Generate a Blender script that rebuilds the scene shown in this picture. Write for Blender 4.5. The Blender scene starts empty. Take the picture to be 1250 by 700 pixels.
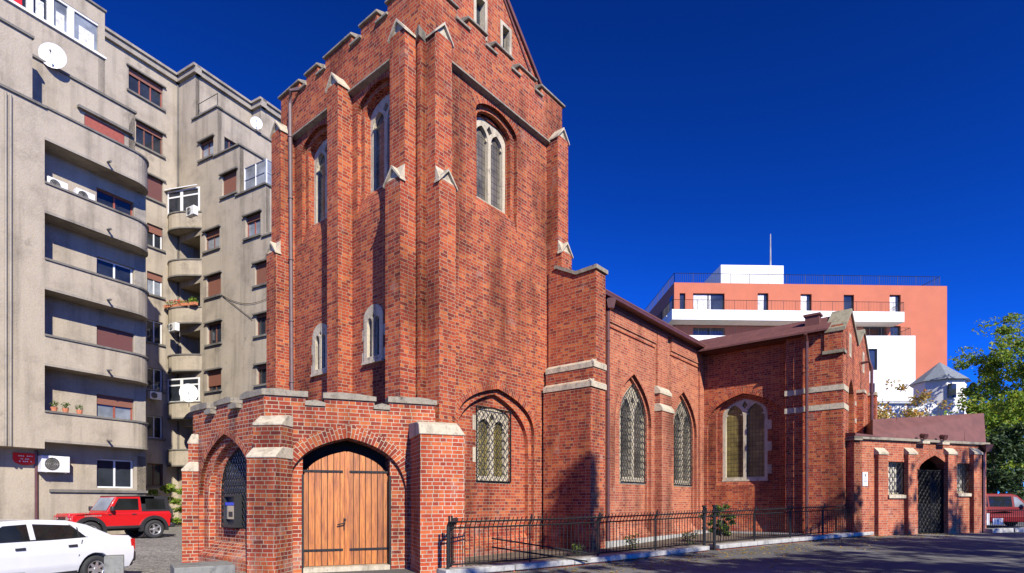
import bpy, bmesh, math, random
from mathutils import Vector, Matrix
from mathutils.geometry import tessellate_polygon
R = math.radians
random.seed(7)
sc = bpy.context.scene
col = sc.collection
# ------------------------------------------------------------ camera, sky, sun
H = 1.6
FPX = 697.0
YH = 612.0
cd = bpy.data.cameras.new('camera'); cam = bpy.data.objects.new('camera', cd); col.objects.link(cam)
cam.location = (0, 0, H); cam.rotation_euler = (R(90), 0, 0)
cd.sensor_width = 36; cd.lens = FPX / 1250 * 36; cd.shift_y = (YH - 350) / 1250
cd.clip_start = .1; cd.clip_end = 3000
sc.camera = cam
SUN_EL, SUN_AZ = 34.0, 26.0
sx, sy = math.sin(R(SUN_AZ)), -math.cos(R(SUN_AZ))
w = bpy.data.worlds.new('World'); sc.world = w; w.use_nodes = True
nt = w.node_tree; nt.nodes.clear()
sk = nt.nodes.new('ShaderNodeTexSky'); sk.sky_type = 'NISHITA'; sk.sun_disc = False
sk.sun_elevation = R(SUN_EL); sk.sun_rotation = math.atan2(sx, sy)
sk.altitude = 2500; sk.air_density = 1.0; sk.dust_density = 0.0; sk.ozone_density = 6.0
tc = nt.nodes.new('ShaderNodeTexCoord')          # look a little above the true direction: a clean horizon without the white band
vm = nt.nodes.new('ShaderNodeVectorMath'); vm.operation = 'MULTIPLY_ADD'
vm.inputs[1].default_value = (1, 1, 1); vm.inputs[2].default_value = (0, 0, .07)
vn = nt.nodes.new('ShaderNodeVectorMath'); vn.operation = 'NORMALIZE'
nt.links.new(tc.outputs['Generated'], vm.inputs[0]); nt.links.new(vm.outputs[0], vn.inputs[0]); nt.links.new(vn.outputs[0], sk.inputs[0])
ml = nt.nodes.new('ShaderNodeMix'); ml.data_type = 'RGBA'; ml.blend_type = 'MULTIPLY'; ml.inputs[0].default_value = 1
ml.inputs[7].default_value = (.05, .265, .415, 1)
bg = nt.nodes.new('ShaderNodeBackground'); bg.inputs[1].default_value = 0.085
wo = nt.nodes.new('ShaderNodeOutputWorld')
gm = nt.nodes.new('ShaderNodeGamma'); gm.inputs[1].default_value = 2.0
nt.links.new(sk.outputs[0], gm.inputs[0]); nt.links.new(gm.outputs[0], ml.inputs[6])
nt.links.new(ml.outputs[2], bg.inputs[0]); nt.links.new(bg.outputs[0], wo.inputs[0])
sl = bpy.data.lights.new('sun', 'SUN'); sl.energy = 5.0; sl.angle = R(.5); sl.color = (1, .94, .83)
so = bpy.data.objects.new('sun', sl); col.objects.link(so)
sdir = Vector((sx * math.cos(R(SUN_EL)), sy * math.cos(R(SUN_EL)), math.sin(R(SUN_EL))))
so.rotation_euler = sdir.to_track_quat('Z', 'Y').to_euler(); so.location = (10, -20, 30)
sc.view_settings.view_transform = 'Standard'; sc.view_settings.look = 'None'
sc.view_settings.exposure = 0.85; sc.view_settings.gamma = 1

# ------------------------------------------------------------ materials
class N:
    def __init__(s, name):
        s.m = bpy.data.materials.new(name); s.m.use_nodes = True; s.t = s.m.node_tree
        s.b = s.t.nodes['Principled BSDF']
    def n(s, typ, **k):
        x = s.t.nodes.new(typ)
        for a, v in k.items(): setattr(x, a, v)
        return x
    def l(s, a, b): s.t.links.new(a, b)
    def math(s, op, a, b=0.0, c=0.0):
        x = s.n('ShaderNodeMath', operation=op)
        for i, v in enumerate((a, b, c)):
            if hasattr(v, 'links') or hasattr(v, 'is_linked'): s.l(v, x.inputs[i])
            else: x.inputs[i].default_value = v
        return x.outputs[0]
    def noise(s, scale, detail=4, vec=None, rough=.6, stretch=None):
        x = s.n('ShaderNodeTexNoise'); x.inputs['Scale'].default_value = scale; x.inputs['Detail'].default_value = detail
        x.inputs['Roughness'].default_value = rough
        if vec is None: vec = s.pos()
        if stretch:
            mp = s.n('ShaderNodeMapping'); mp.inputs['Scale'].default_value = stretch; s.l(vec, mp.inputs[0]); vec = mp.outputs[0]
        s.l(vec, x.inputs['Vector']); return x.outputs['Fac']
    def pos(s): return s.n('ShaderNodeNewGeometry').outputs['Position']
    def obj(s): return s.n('ShaderNodeTexCoord').outputs['Object']
    def ramp(s, fac, stops, interp='LINEAR'):
        x = s.n('ShaderNodeValToRGB'); x.color_ramp.interpolation = interp
        e = x.color_ramp.elements
        while len(e) > 1: e.remove(e[-1])
        e[0].position = stops[0][0]; e[0].color = (*stops[0][1], 1)
        for p, c in stops[1:]:
            q = e.new(p); q.color = (*c, 1)
        s.l(fac, x.inputs[0]); return x.outputs[0]
    def mix(s, fac, a, b, mode='MIX'):
        x = s.n('ShaderNodeMix', data_type='RGBA', blend_type=mode)
        for i, v in ((0, fac), (6, a), (7, b)):
            if isinstance(v, tuple): x.inputs[i].default_value = (*v, 1) if len(v) == 3 else v
            elif isinstance(v, (int, float)): x.inputs[i].default_value = v
            else: s.l(v, x.inputs[i])
        return x.outputs[2]
    def bump(s, h, dist=.01, strength=.6):
        x = s.n('ShaderNodeBump'); x.inputs['Distance'].default_value = dist; x.inputs['Strength'].default_value = strength
        s.l(h, x.inputs['Height']); s.l(x.outputs[0], s.b.inputs['Normal'])
    def color(s, c): s.l(c, s.b.inputs['Base Color'])

def g3(v): return (v, v, v)

def brick_mat(name, palette, mortar, CH=.088, L=.36, joint=.0062, rad=False):
    k = N(name)
    uv = k.n('ShaderNodeUVMap').outputs[0]
    wob = k.n('ShaderNodeTexNoise'); wob.inputs['Scale'].default_value = 1.3; k.l(uv, wob.inputs['Vector'])
    sp = k.n('ShaderNodeSeparateXYZ'); k.l(uv, sp.inputs[0])
    U = sp.outputs[0]
    V = k.math('ADD', sp.outputs[1], k.math('MULTIPLY', k.math('SUBTRACT', wob.outputs['Fac'], .5), .02))
    vs = k.math('DIVIDE', V, CH); row = k.math('FLOOR', vs); fv = k.math('FRACT', vs)
    odd = k.math('MULTIPLY', k.math('PINGPONG', row, 1.0), .5)
    rr = k.n('ShaderNodeTexWhiteNoise', noise_dimensions='1D'); k.l(row, rr.inputs['W'])
    oddf = k.math('MULTIPLY', odd, 2.0)                      # 1 on header courses
    wd = k.math('SUBTRACT', L * 2 / 3, k.math('MULTIPLY', oddf, L / 3 * .85))
    p = k.math('ADD', k.math('DIVIDE', U, wd), k.math('MULTIPLY', rr.outputs[0], .35))
    idn = k.math('FLOOR', p); fr = k.math('FRACT', p)
    cb = k.n('ShaderNodeCombineXYZ'); k.l(idn, cb.inputs[0]); k.l(row, cb.inputs[1])
    wn = k.n('ShaderNodeTexWhiteNoise', noise_dimensions='2D'); k.l(cb.outputs[0], wn.inputs['Vector'])
    x0 = k.math('MULTIPLY', fr, wd)
    ex = k.math('MINIMUM', x0, k.math('SUBTRACT', wd, x0))
    ez = k.math('MULTIPLY', k.math('MINIMUM', fv, k.math('SUBTRACT', 1.0, fv)), CH)
    d = k.math('MINIMUM', ex, ez)
    grit = k.noise(60, 3, uv)
    d2 = k.math('ADD', d, k.math('MULTIPLY', k.math('SUBTRACT', grit, .5), .006))
    mask = k.n('ShaderNodeMapRange', interpolation_type='SMOOTHSTEP')
    mask.inputs['From Min'].default_value = joint * .75; mask.inputs['From Max'].default_value = joint * 1.35
    k.l(d2, mask.inputs['Value']); m = mask.outputs[0]
    bc = k.ramp(wn.outputs[0], [(a, (c[0] * .90 + .035, c[1] * .86 + .006, c[2] * .90 + .003)) for a, c in palette], 'CONSTANT')
    big = k.noise(.55, 5); mid = k.noise(3.0, 4)
    zone = k.noise(1.1, 5, stretch=(1, 1, 2.6), rough=.7)
    bc = k.mix(k.ramp(zone, [(.56, g3(0)), (.68, g3(.55))]), bc, palette[5 if len(palette) < 8 else 6][1] if 0 else tuple(min(1, x * y) for x, y in zip(palette[1][1], (1.5, 1.9, 1.7))))
    bc = k.mix(k.ramp(zone, [(.30, g3(.5)), (.42, g3(0))]), bc, tuple(x * .5 for x in palette[0][1]))
    bc = k.mix(1.0, bc, k.ramp(grit, [(.25, g3(.72)), (.75, g3(1.2))]), 'MULTIPLY')
    bc = k.mix(1.0, bc, k.ramp(big, [(.3, (.8, .74, .74)), (.5, g3(1)), (.72, (1.16, 1.14, 1.08))]), 'MULTIPLY')
    mo = k.mix(mid, mortar, tuple(x * .72 for x in mortar))
    c = k.mix(m, mo, bc)
    soot = k.noise(.9, 6, stretch=(1, 1, .25))
    c = k.mix(1.0, c, k.ramp(soot, [(.32, (.45, .42, .42)), (.50, g3(1)), (1, g3(1.05))]), 'MULTIPLY')
    # whitish bloom low down and in patches
    blo = k.noise(1.7, 7)
    sz = k.n('ShaderNodeSeparateXYZ'); k.l(k.pos(), sz.inputs[0])
    low = k.n('ShaderNodeMapRange'); low.inputs['From Min'].default_value = .1; low.inputs['From Max'].default_value = 1.3
    low.inputs['To Min'].default_value = .14; low.inputs['To Max'].default_value = 0.0; k.l(sz.outputs[2], low.inputs['Value'])
    bf = k.ramp(k.math('ADD', blo, low.outputs[0]), [(.62, g3(0)), (.8, g3(.4))])
    c = k.mix(bf, c, (.36, .29, .23))
    k.color(c)
    k.b.inputs['Roughness'].default_value = .9
    k.b.inputs['Specular IOR Level'].default_value = .2
    k.bump(k.math('ADD', k.math('MULTIPLY', m, 1.0), k.math('MULTIPLY', grit, .5)), .006, .8)
    return k.m

PAL = [(0, (.26, .046, .019)), (.16, (.32, .064, .023)), (.32, (.22, .034, .017)), (.46, (.36, .088, .028)), (.6, (.13, .024, .016)), (.68, (.28, .050, .020)),
       (.82, (.40, .115, .034)), (.92, (.17, .029, .017))]
PAL2 = [(0, (.37, .066, .022)), (.2, (.42, .088, .027)), (.4, (.32, .050, .020)), (.6, (.44, .11, .032)), (.75, (.37, .070, .023)), (.92, (.25, .040, .02))]
PAL3 = [(0, (.31, .080, .040)), (.2, (.35, .105, .048)), (.4, (.26, .062, .032)), (.6, (.38, .125, .055)), (.75, (.32, .085, .040)), (.92, (.20, .044, .026))]
M = {}
M['brick'] = brick_mat('dark_red_brick', PAL, (.34, .25, .16))
M['brick_porch'] = brick_mat('porch_brick', PAL, (.43, .35, .24), joint=.0075)
M['brick_new'] = brick_mat('orange_red_brick', PAL2, (.45, .38, .27), joint=.0075)
M['brick_pale'] = brick_mat('pale_red_brick', PAL3, (.38, .29, .19))

def simple(name, colr, rough=.7, metal=0.0, var=.12, scale=6, bump=0, spec=None, coat=0):
    k = N(name)
    n = k.noise(scale, 6)
    c = k.mix(1.0, colr, k.ramp(n, [(.3, g3(1 - var * 1.6)), (.7, g3(1 + var))]), 'MULTIPLY')
    k.color(c); k.b.inputs['Roughness'].default_value = rough; k.b.inputs['Metallic'].default_value = metal
    if spec is not None: k.b.inputs['Specular IOR Level'].default_value = spec
    if coat: k.b.inputs['Coat Weight'].default_value = coat; k.b.inputs['Coat Roughness'].default_value = .06
    if bump: k.bump(k.noise(scale * 5, 4), .01, bump)
    return k.m

def stone_mat(name, base, dark, lich=None, amt=.5):
    k = N(name)
    n = k.noise(4, 8, rough=.7); n2 = k.noise(22, 4)
    c = k.ramp(n, [(.3, dark), (.42 + (.5 - amt) * .1, base), (.8, tuple(min(1, x * 1.12) for x in base))])
    if lich: c = k.mix(k.ramp(n2, [(.52, g3(0)), (.7, g3(.7))]), c, lich)
    else: c = k.mix(1.0, c, k.ramp(n2, [(.2, g3(.84)), (.7, g3(1.08))]), 'MULTIPLY')
    st = k.noise(2.6, 6, stretch=(1.5, 1.5, .3)); sp = k.noise(9, 8, rough=.75)
    c = k.mix(1.0, c, k.ramp(st, [(.30, g3(.52)), (.5, g3(1))]), 'MULTIPLY')
    c = k.mix(1.0, c, k.ramp(sp, [(.34, g3(.6)), (.46, g3(1))]), 'MULTIPLY')
    k.color(c); k.b.inputs['Roughness'].default_value = .9; k.bump(sp, .03, .6)
    return k.m
M['stone'] = stone_mat('pale_limestone', (.40, .345, .245), (.19, .16, .115))
M['stone_old'] = stone_mat('weathered_limestone', (.22, .19, .14), (.07, .062, .05), (.12, .11, .085))
M['stone_lichen'] = stone_mat('lichen_stone', (.22, .195, .135), (.075, .07, .05), (.18, .155, .045))
M['concrete'] = stone_mat('grey_concrete', (.32, .31, .28), (.16, .155, .14))

M['block'] = stone_mat('dark_grey_concrete', (.17, .168, .145), (.09, .09, .08))
def stucco_mat(name, base, dark):
    k = N(name)
    a = k.noise(.7, 7, rough=.65); b = k.noise(1.2, 5, stretch=(1.6, 1.6, .12)); g = k.noise(14, 5)
    c = k.ramp(a, [(.28, dark), (.5, base), (.75, tuple(x * 1.1 for x in base))])
    c = k.mix(1.0, c, k.ramp(b, [(.32, g3(.72)), (.5, g3(1)), (.8, g3(1.05))]), 'MULTIPLY')
    c = k.mix(1.0, c, k.ramp(g, [(.3, g3(.92)), (.7, g3(1.05))]), 'MULTIPLY')
    pt = k.noise(.45, 9, rough=.75)
    c = k.mix(k.ramp(pt, [(.60, g3(0)), (.63, g3(.35))]), c, tuple(min(1, x * 1.22) for x in base))
    c = k.mix(k.ramp(pt, [(.36, g3(.5)), (.39, g3(0))]), c, tuple(x * .78 for x in dark))
    k.color(c); k.b.inputs['Roughness'].default_value = .95; k.b.inputs['Specular IOR Level'].default_value = .15
    k.bump(g, .03, .5)
    return k.m
M['stucco'] = stucco_mat('grey_beige_stucco', (.325, .277, .208), (.22, .188, .142))
M['stucco_trim'] = stucco_mat('stained_coping_cement', (.15, .138, .118), (.08, .074, .066))
M['cornice'] = stucco_mat('pale_cornice_render', (.27, .238, .19), (.16, .145, .12))
M['white_render'] = simple('white_render', (.62, .61, .585), .85, var=.05, scale=1.5)
M['orange_render'] = simple('orange_render', (.38, .105, .05), .85, var=.05, scale=.8)
M['maroon'] = simple('maroon_sheet_metal', (.115, .043, .036), .7, var=.16, scale=2.5, spec=.4)
M['maroon_pipe'] = simple('maroon_drainpipe_paint', (.085, .032, .026), .4, var=.15, scale=6)
M['grey_pipe'] = simple('mauve_drainpipe_paint', (.10, .06, .058), .6, var=.15, scale=6)
M['iron'] = simple('black_wrought_iron', (.012, .012, .012), .6, var=.3, scale=10, spec=.25)
M['white_paint'] = simple('white_paint', (.6, .6, .585), .45, var=.05)
M['white_plastic'] = simple('white_plastic', (.6, .6, .585), .4, var=.04)
M['brown_wood'] = simple('brown_window_wood', (.14, .05, .03), .6, var=.2, scale=9)
M['red_wood'] = simple('red_brown_frame', (.25, .06, .035), .6, var=.15, scale=9)
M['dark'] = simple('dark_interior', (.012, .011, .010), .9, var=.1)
M['curtain'] = simple('pale_curtain', (.55, .55, .53), .9, var=.3, scale=8)
M['slate'] = simple('grey_slate', (.16, .18, .2), .6, var=.15, scale=6)
M['black_plastic'] = simple('black_plastic', (.02, .02, .022), .45, var=.1)
M['rubber'] = simple('tyre_rubber', (.022, .022, .022), .85, var=.2, scale=20)
M['alloy'] = simple('alloy_wheel', (.55, .55, .56), .3, metal=.8, var=.05)
M['car_white'] = simple('white_car_paint', (.55, .555, .56), .35, var=.02, coat=.8)
M['car_red'] = simple('red_car_paint', (.44, .008, .010), .35, var=.03, coat=.8)
M['car_shaded_red'] = simple('shade_darkened_red_paint', (.14, .005, .007), .55, var=.03, spec=.2)  # red darkened in the base colour for the shade around the car
M['lamp_glass'] = simple('red_lamp_glass', (.4, .01, .01), .15, var=.05)
M['chrome'] = simple('bright_metal', (.7, .7, .7), .2, metal=1, var=.03)
M['red_sign'] = simple('red_enamel', (.62, .02, .02), .35, var=.05)
M['terracotta'] = simple('terracotta', (.42, .15, .07), .85, var=.15)
M['blue_plastic'] = simple('blue_plastic', (.02, .06, .45), .4, var=.05)

def glass_mat(name, colr, rough=.08, wav=.0):
    k = N(name)
    n = k.noise(.9, 3)
    k.color(k.mix(1.0, colr, k.ramp(n, [(.3, g3(.5)), (.7, g3(1.5))]), 'MULTIPLY'))
    k.b.inputs['Roughness'].default_value = rough; k.b.inputs['Specular IOR Level'].default_value = .6
    k.bump(k.noise(2.2, 2), .02, .12 + wav)
    return k.m
M['glass'] = glass_mat('window_glass', (.02, .024, .03))
M['glass_light'] = glass_mat('curtained_glass', (.18, .20, .22), .12)
M['car_glass'] = glass_mat('car_glass', (.012, .014, .014), .04)
def leaded(name, colr):
    k = N(name)
    uv = k.n('ShaderNodeUVMap').outputs[0]
    br = k.n('ShaderNodeTexBrick'); br.offset = 0; br.inputs['Scale'].default_value = 1
    br.inputs['Brick Width'].default_value = .13; br.inputs['Row Height'].default_value = .18; br.inputs['Mortar Size'].default_value = .008
    k.l(uv, br.inputs['Vector'])
    n = k.noise(1.4, 5)
    base = k.ramp(n, [(.3, tuple(x * .35 for x in colr)), (.55, colr), (.75, tuple(x * 1.8 for x in colr))])
    br.inputs['Mortar'].default_value = (.02, .02, .02, 1)
    k.l(base, br.inputs['Color1'])
    k.l(k.mix(.3, base, (.02, .02, .02)), br.inputs['Color2'])
    k.color(br.outputs[0]); k.b.inputs['Roughness'].default_value = .25
    k.bump(k.noise(7, 2), .02, .3)
    return k.m
M['leaded'] = leaded('leaded_glass_grey', (.125, .11, .085))
M['leaded_olive'] = leaded('leaded_glass_olive', (.19, .15, .045))
M['leaded_pale'] = leaded('leaded_glass_pale', (.50, .47, .40))

def door_mat():
    k = N('varnished_planks')
    ri = k.n('ShaderNodeNewGeometry').outputs['Random Per Island']
    n = k.noise(3, 8, k.obj(), .65, (9, 9, .7))
    n2 = k.noise(1.2, 4, k.obj(), .6, (3, 3, .6))
    c = k.ramp(n, [(.28, (.11, .03, .005)), (.48, (.31, .10, .014)), (.78, (.47, .185, .03))])
    c = k.mix(1.0, c, k.ramp(n2, [(.3, g3(.75)), (.7, g3(1.2))]), 'MULTIPLY')
    c = k.mix(1.0, c, k.ramp(ri, [(0, (.72, .66, .6)), (.5, g3(1)), (1, (1.2, 1.15, 1.05))]), 'MULTIPLY')
    k.color(c); k.b.inputs['Roughness'].default_value = .45; k.bump(n, .006, .4)
    return k.m
M['door'] = door_mat()
def shutter_mat(name, c0):
    k = N(name)
    sz = k.n('ShaderNodeSeparateXYZ'); k.l(k.pos(), sz.inputs[0])
    s = k.math('FRACT', k.math('MULTIPLY', sz.outputs[2], 18))
    k.color(k.mix(k.math('LESS_THAN', s, .22), c0, tuple(x * .45 for x in c0)))
    k.b.inputs['Roughness'].default_value = .6; k.bump(s, .01, .4)
    return k.m
M['shutter'] = shutter_mat('brown_roller_shutter', (.20, .078, .048))
M['shutter_red'] = shutter_mat('dark_red_roller_shutter', (.12, .04, .032))

def bark():
    k = N('bark'); n = k.noise(6, 6, stretch=(3, 3, .6))
    k.color(k.ramp(n, [(.3, (.05, .038, .028)), (.7, (.16, .125, .095))])); k.b.inputs['Roughness'].default_value = .95
    k.bump(n, .03, .6); return k.m
M['bark'] = bark()
def leaf_mat(name, cols, trans=.35):
    k = N(name)
    r = k.n('ShaderNodeNewGeometry').outputs['Random Per Island']
    c = k.ramp(r, [(i / len(cols), x) for i, x in enumerate(cols)], 'CONSTANT')
    k.color(c); k.b.inputs['Roughness'].default_value = .6; k.b.inputs['Specular IOR Level'].default_value = .3
    tr = k.n('ShaderNodeBsdfTranslucent'); k.l(k.mix(1.0, c, (1.5, 1.4, .6), 'MULTIPLY'), tr.inputs[0])
    mx = k.n('ShaderNodeMixShader'); mx.inputs[0].default_value = trans
    out = k.t.nodes['Material Output']
    k.l(k.b.outputs[0], mx.inputs[1]); k.l(tr.outputs[0], mx.inputs[2]); k.l(mx.outputs[0], out.inputs[0])
    return k.m
M['leaf'] = leaf_mat('green_leaves', [(.035, .075, .015), (.06, .11, .02), (.09, .14, .025), (.045, .09, .02), (.14, .16, .03)])
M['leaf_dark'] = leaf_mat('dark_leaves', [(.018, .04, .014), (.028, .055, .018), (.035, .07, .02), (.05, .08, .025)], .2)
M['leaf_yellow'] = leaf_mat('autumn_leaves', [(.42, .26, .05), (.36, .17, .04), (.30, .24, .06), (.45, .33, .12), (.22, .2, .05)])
M['leaf_lit'] = leaf_mat('sunlit_tone_leaves', [(.13, .23, .025), (.18, .27, .03), (.09, .16, .018), (.25, .28, .04)])  # yellow-green of sunlit foliage put into the leaf colour

def asphalt_mat():
    k = N('asphalt')
    a = k.noise(.35, 6); g = k.noise(45, 5, rough=.8)
    c = k.ramp(g, [(.3, (.075, .073, .067)), (.55, (.12, .117, .11)), (.75, (.19, .184, .173))])
    c = k.mix(1.0, c, k.ramp(a, [(.3, g3(.75)), (.7, g3(1.25))]), 'MULTIPLY')
    cr = k.n('ShaderNodeTexVoronoi', feature='DISTANCE_TO_EDGE'); cr.inputs['Scale'].default_value = .45
    wv = k.n('ShaderNodeTexNoise'); wv.inputs['Scale'].default_value = 1.1; k.l(k.pos(), wv.inputs['Vector'])
    vm = k.n('ShaderNodeVectorMath', operation='ADD'); k.l(k.pos(), vm.inputs[0]); k.l(wv.outputs['Color'], vm.inputs[1]); k.l(vm.outputs[0], cr.inputs['Vector'])
    ck = k.ramp(cr.outputs['Distance'], [(0, g3(.45)), (.012, g3(1))])
    c = k.mix(1.0, c, ck, 'MULTIPLY')
    vp = k.n('ShaderNodeTexVoronoi'); vp.inputs['Scale'].default_value = .22; k.l(k.pos(), vp.inputs['Vector'])
    sc2 = k.n('ShaderNodeSeparateColor'); k.l(vp.outputs['Color'], sc2.inputs[0])
    c = k.mix(1.0, c, k.ramp(sc2.outputs[0], [(0, g3(.72)), (.35, g3(1)), (.8, g3(1)), (.82, g3(1.25))], 'CONSTANT'), 'MULTIPLY')
    di = k.noise(1.3, 7, rough=.7)
    c = k.mix(k.ramp(di, [(.55, g3(0)), (.7, g3(.5))]), c, (.15, .13, .10))
    c = k.mix(k.ramp(di, [(.30, g3(.6)), (.38, g3(0))]), c, (.03, .03, .03))
    k.color(c); k.b.inputs['Roughness'].default_value = .9; k.bump(g, .012, .7)
    return k.m
M['asphalt'] = asphalt_mat()
def cobble_mat():
    k = N('cobbled_street')
    v = k.n('ShaderNodeTexVoronoi', feature='DISTANCE_TO_EDGE'); v.inputs['Scale'].default_value = 8; k.l(k.pos(), v.inputs['Vector'])
    v2 = k.n('ShaderNodeTexVoronoi'); v2.inputs['Scale'].default_value = 8; k.l(k.pos(), v2.inputs['Vector'])
    hue = k.n('ShaderNodeSeparateColor'); k.l(v2.outputs['Color'], hue.inputs[0])
    c = k.ramp(hue.outputs[0], [(0, (.15, .142, .125)), (1, (.28, .262, .235))])
    c = k.mix(k.ramp(v.outputs['Distance'], [(.02, g3(0)), (.09, g3(1))]), (.09, .085, .08), c)
    a = k.noise(.5, 5)
    c = k.mix(1.0, c, k.ramp(a, [(.3, g3(.8)), (.7, g3(1.15))]), 'MULTIPLY')
    k.color(c); k.b.inputs['Roughness'].default_value = .8
    k.bump(k.ramp(v.outputs['Distance'], [(.0, g3(0)), (.15, g3(1))]), .03, .6)
    return k.m
M['cobble'] = cobble_mat()
M['soil'] = simple('garden_soil', (.10, .075, .05), .95, var=.35, scale=5, bump=.5)
M['paving'] = simple('pale_paving', (.30, .29, .265), .9, var=.2, scale=3, bump=.3)

# ------------------------------------------------------------ mesh helpers
def autouv(pts):
    n = Vector((0, 0, 0))
    for i in range(len(pts)):
        a, b = pts[i], pts[(i + 1) % len(pts)]
        n.x += (a.y - b.y) * (a.z + b.z); n.y += (a.z - b.z) * (a.x + b.x); n.z += (a.x - b.x) * (a.y + b.y)
    if n.length < 1e-12: return [(0, 0)] * len(pts)
    n.normalize()
    if abs(n.z) > .93: return [(p.x, p.y) for p in pts]
    t = Vector((0, 0, 1)).cross(n).normalized()
    if t.x < -1e-6 or (abs(t.x) < 1e-6 and t.y < 0): t = -t
    b = n.cross(t)
    if b.z < 0: b = -b
    return [(p.dot(t), p.dot(b)) for p in pts]

def wloc(o):
    v = Vector((0, 0, 0))
    while o: v = v + o.location; o = o.parent
    return v

class MB:
    def __init__(s): s.v = []; s.f = []; s.uv = []; s.mi = []
    def face(s, pts, mi=0, uv=None):
        pts = [Vector(p) for p in pts]; i = len(s.v); s.v += pts
        s.f.append(tuple(range(i, i + len(pts)))); s.uv.append(uv or autouv(pts)); s.mi.append(mi)
    def hexa(s, b, t, mi=0):      # bottom loop, top loop of equal length
        n = len(b)
        s.face(b[::-1], mi); s.face(t, mi)
        for i in range(n): s.face([b[i], b[(i + 1) % n], t[(i + 1) % n], t[i]], mi)
    def box(s, c, size, rz=0, mi=0, M4=None):
        hx, hy, hz = size[0] / 2, size[1] / 2, size[2] / 2
        m = Matrix.Translation(c) @ Matrix.Rotation(rz, 4, 'Z')
        if M4: m = M4 @ m
        p = [m @ Vector((x, y, z)) for z in (-hz, hz) for x, y in ((-hx, -hy), (hx, -hy), (hx, hy), (-hx, hy))]
        s.hexa(p[:4], p[4:], mi)
    def fbox(s, F, a0, a1, z0, z1, d0, d1, mi=0):
        q = [(a0, d0), (a1, d0), (a1, d1), (a0, d1)]
        s.hexa([F.p(a, z0, d) for a, d in q], [F.p(a, z1, d) for a, d in q], mi)
    def slab(s, F, poly, holes, d0, d1, mi=0, caps=True):
        loops = [poly] + list(holes)
        flat = [p for l in loops for p in l]
        tris = tessellate_polygon([[Vector((a, z, 0)) for a, z in l] for l in loops])
        for t in tris:
            s.face([F.p(*flat[i], d0) for i in t], mi)
            if caps: s.face([F.p(*flat[i], d1) for i in t][::-1], mi)
        for l in loops:
            for i in range(len(l)):
                A_, B_ = l[i], l[(i + 1) % len(l)]
                s.face([F.p(*A_, d0), F.p(*B_, d0), F.p(*B_, d1), F.p(*A_, d1)], mi)
    def tube(s, pts, r, n=6, mi=0, cap=True):
        pts = [Vector(p) for p in pts]
        rs = r if isinstance(r, (list, tuple)) else [r] * len(pts)
        rings = []
        up = Vector((0, 0, 1))
        for i, p in enumerate(pts):
            d = (pts[min(i + 1, len(pts) - 1)] - pts[max(i - 1, 0)])
            if d.length < 1e-9: d = Vector((0, 0, 1))
            d.normalize()
            x = d.cross(up if abs(d.z) < .9 else Vector((1, 0, 0))).normalized(); y = d.cross(x)
            rings.append([p + (x * math.cos(2 * math.pi * k / n) + y * math.sin(2 * math.pi * k / n)) * rs[i] for k in range(n)])
        for a, b in zip(rings, rings[1:]):
            for k in range(n): s.face([a[k], a[(k + 1) % n], b[(k + 1) % n], b[k]], mi)
        if cap: s.face(rings[0][::-1], mi); s.face(rings[-1], mi)
    def build(s, name, mats, parent=None, weld=False, smooth=False, bevel=0, local=False):
        me = bpy.data.meshes.new(name)
        off = Vector((0, 0, 0)) if (parent is None or local) else wloc(parent)
        me.from_pydata([p - off for p in s.v], [], s.f)
        uvl = me.uv_layers.new(name='UVMap'); k = 0; dat = []
        for u in s.uv:
            for q in u: dat += [q[0], q[1]]
        uvl.data.foreach_set('uv', dat)
        mats = mats if isinstance(mats, (list, tuple)) else [mats]
        for m in mats: me.materials.append(M[m] if isinstance(m, str) else m)
        me.polygons.foreach_set('material_index', s.mi)
        bm = bmesh.new(); bm.from_mesh(me)
        if weld: bmesh.ops.remove_doubles(bm, verts=bm.verts, dist=.0005)
        if weld: bmesh.ops.recalc_face_normals(bm, faces=bm.faces)
        bm.to_mesh(me); bm.free()
        o = bpy.data.objects.new(name, me); col.objects.link(o); o.parent = parent
        if smooth:
            me.polygons.foreach_set('use_smooth', [True] * len(me.polygons))
        if bevel:
            b = o.modifiers.new('bevel', 'BEVEL'); b.width = bevel; b.segments = 2; b.limit_method = 'ANGLE'; b.angle_limit = R(35)
            b.harden_normals = False
            me.polygons.foreach_set('use_smooth', [True] * len(me.polygons))
            me.set_sharp_from_angle(angle=R(40))
        return o

def tag(o, label=None, cat=None, group=None, kind=None):
    if label: o['label'] = label
    if cat: o['category'] = cat
    if group: o['group'] = group
    if kind: o['kind'] = kind
    return o
def thing(name, loc, label, cat, group=None, rz=0):
    o = bpy.data.objects.new(name, None); col.objects.link(o); o.location = loc; o.rotation_euler = (0, 0, rz)
    o.empty_display_size = .3
    return tag(o, label, cat, group)
def copy_tree(o, parent=None):
    c = o.copy(); col.objects.link(c); c.parent = parent
    for ch in [x for x in o.children]: copy_tree(ch, c)
    return c

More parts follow.
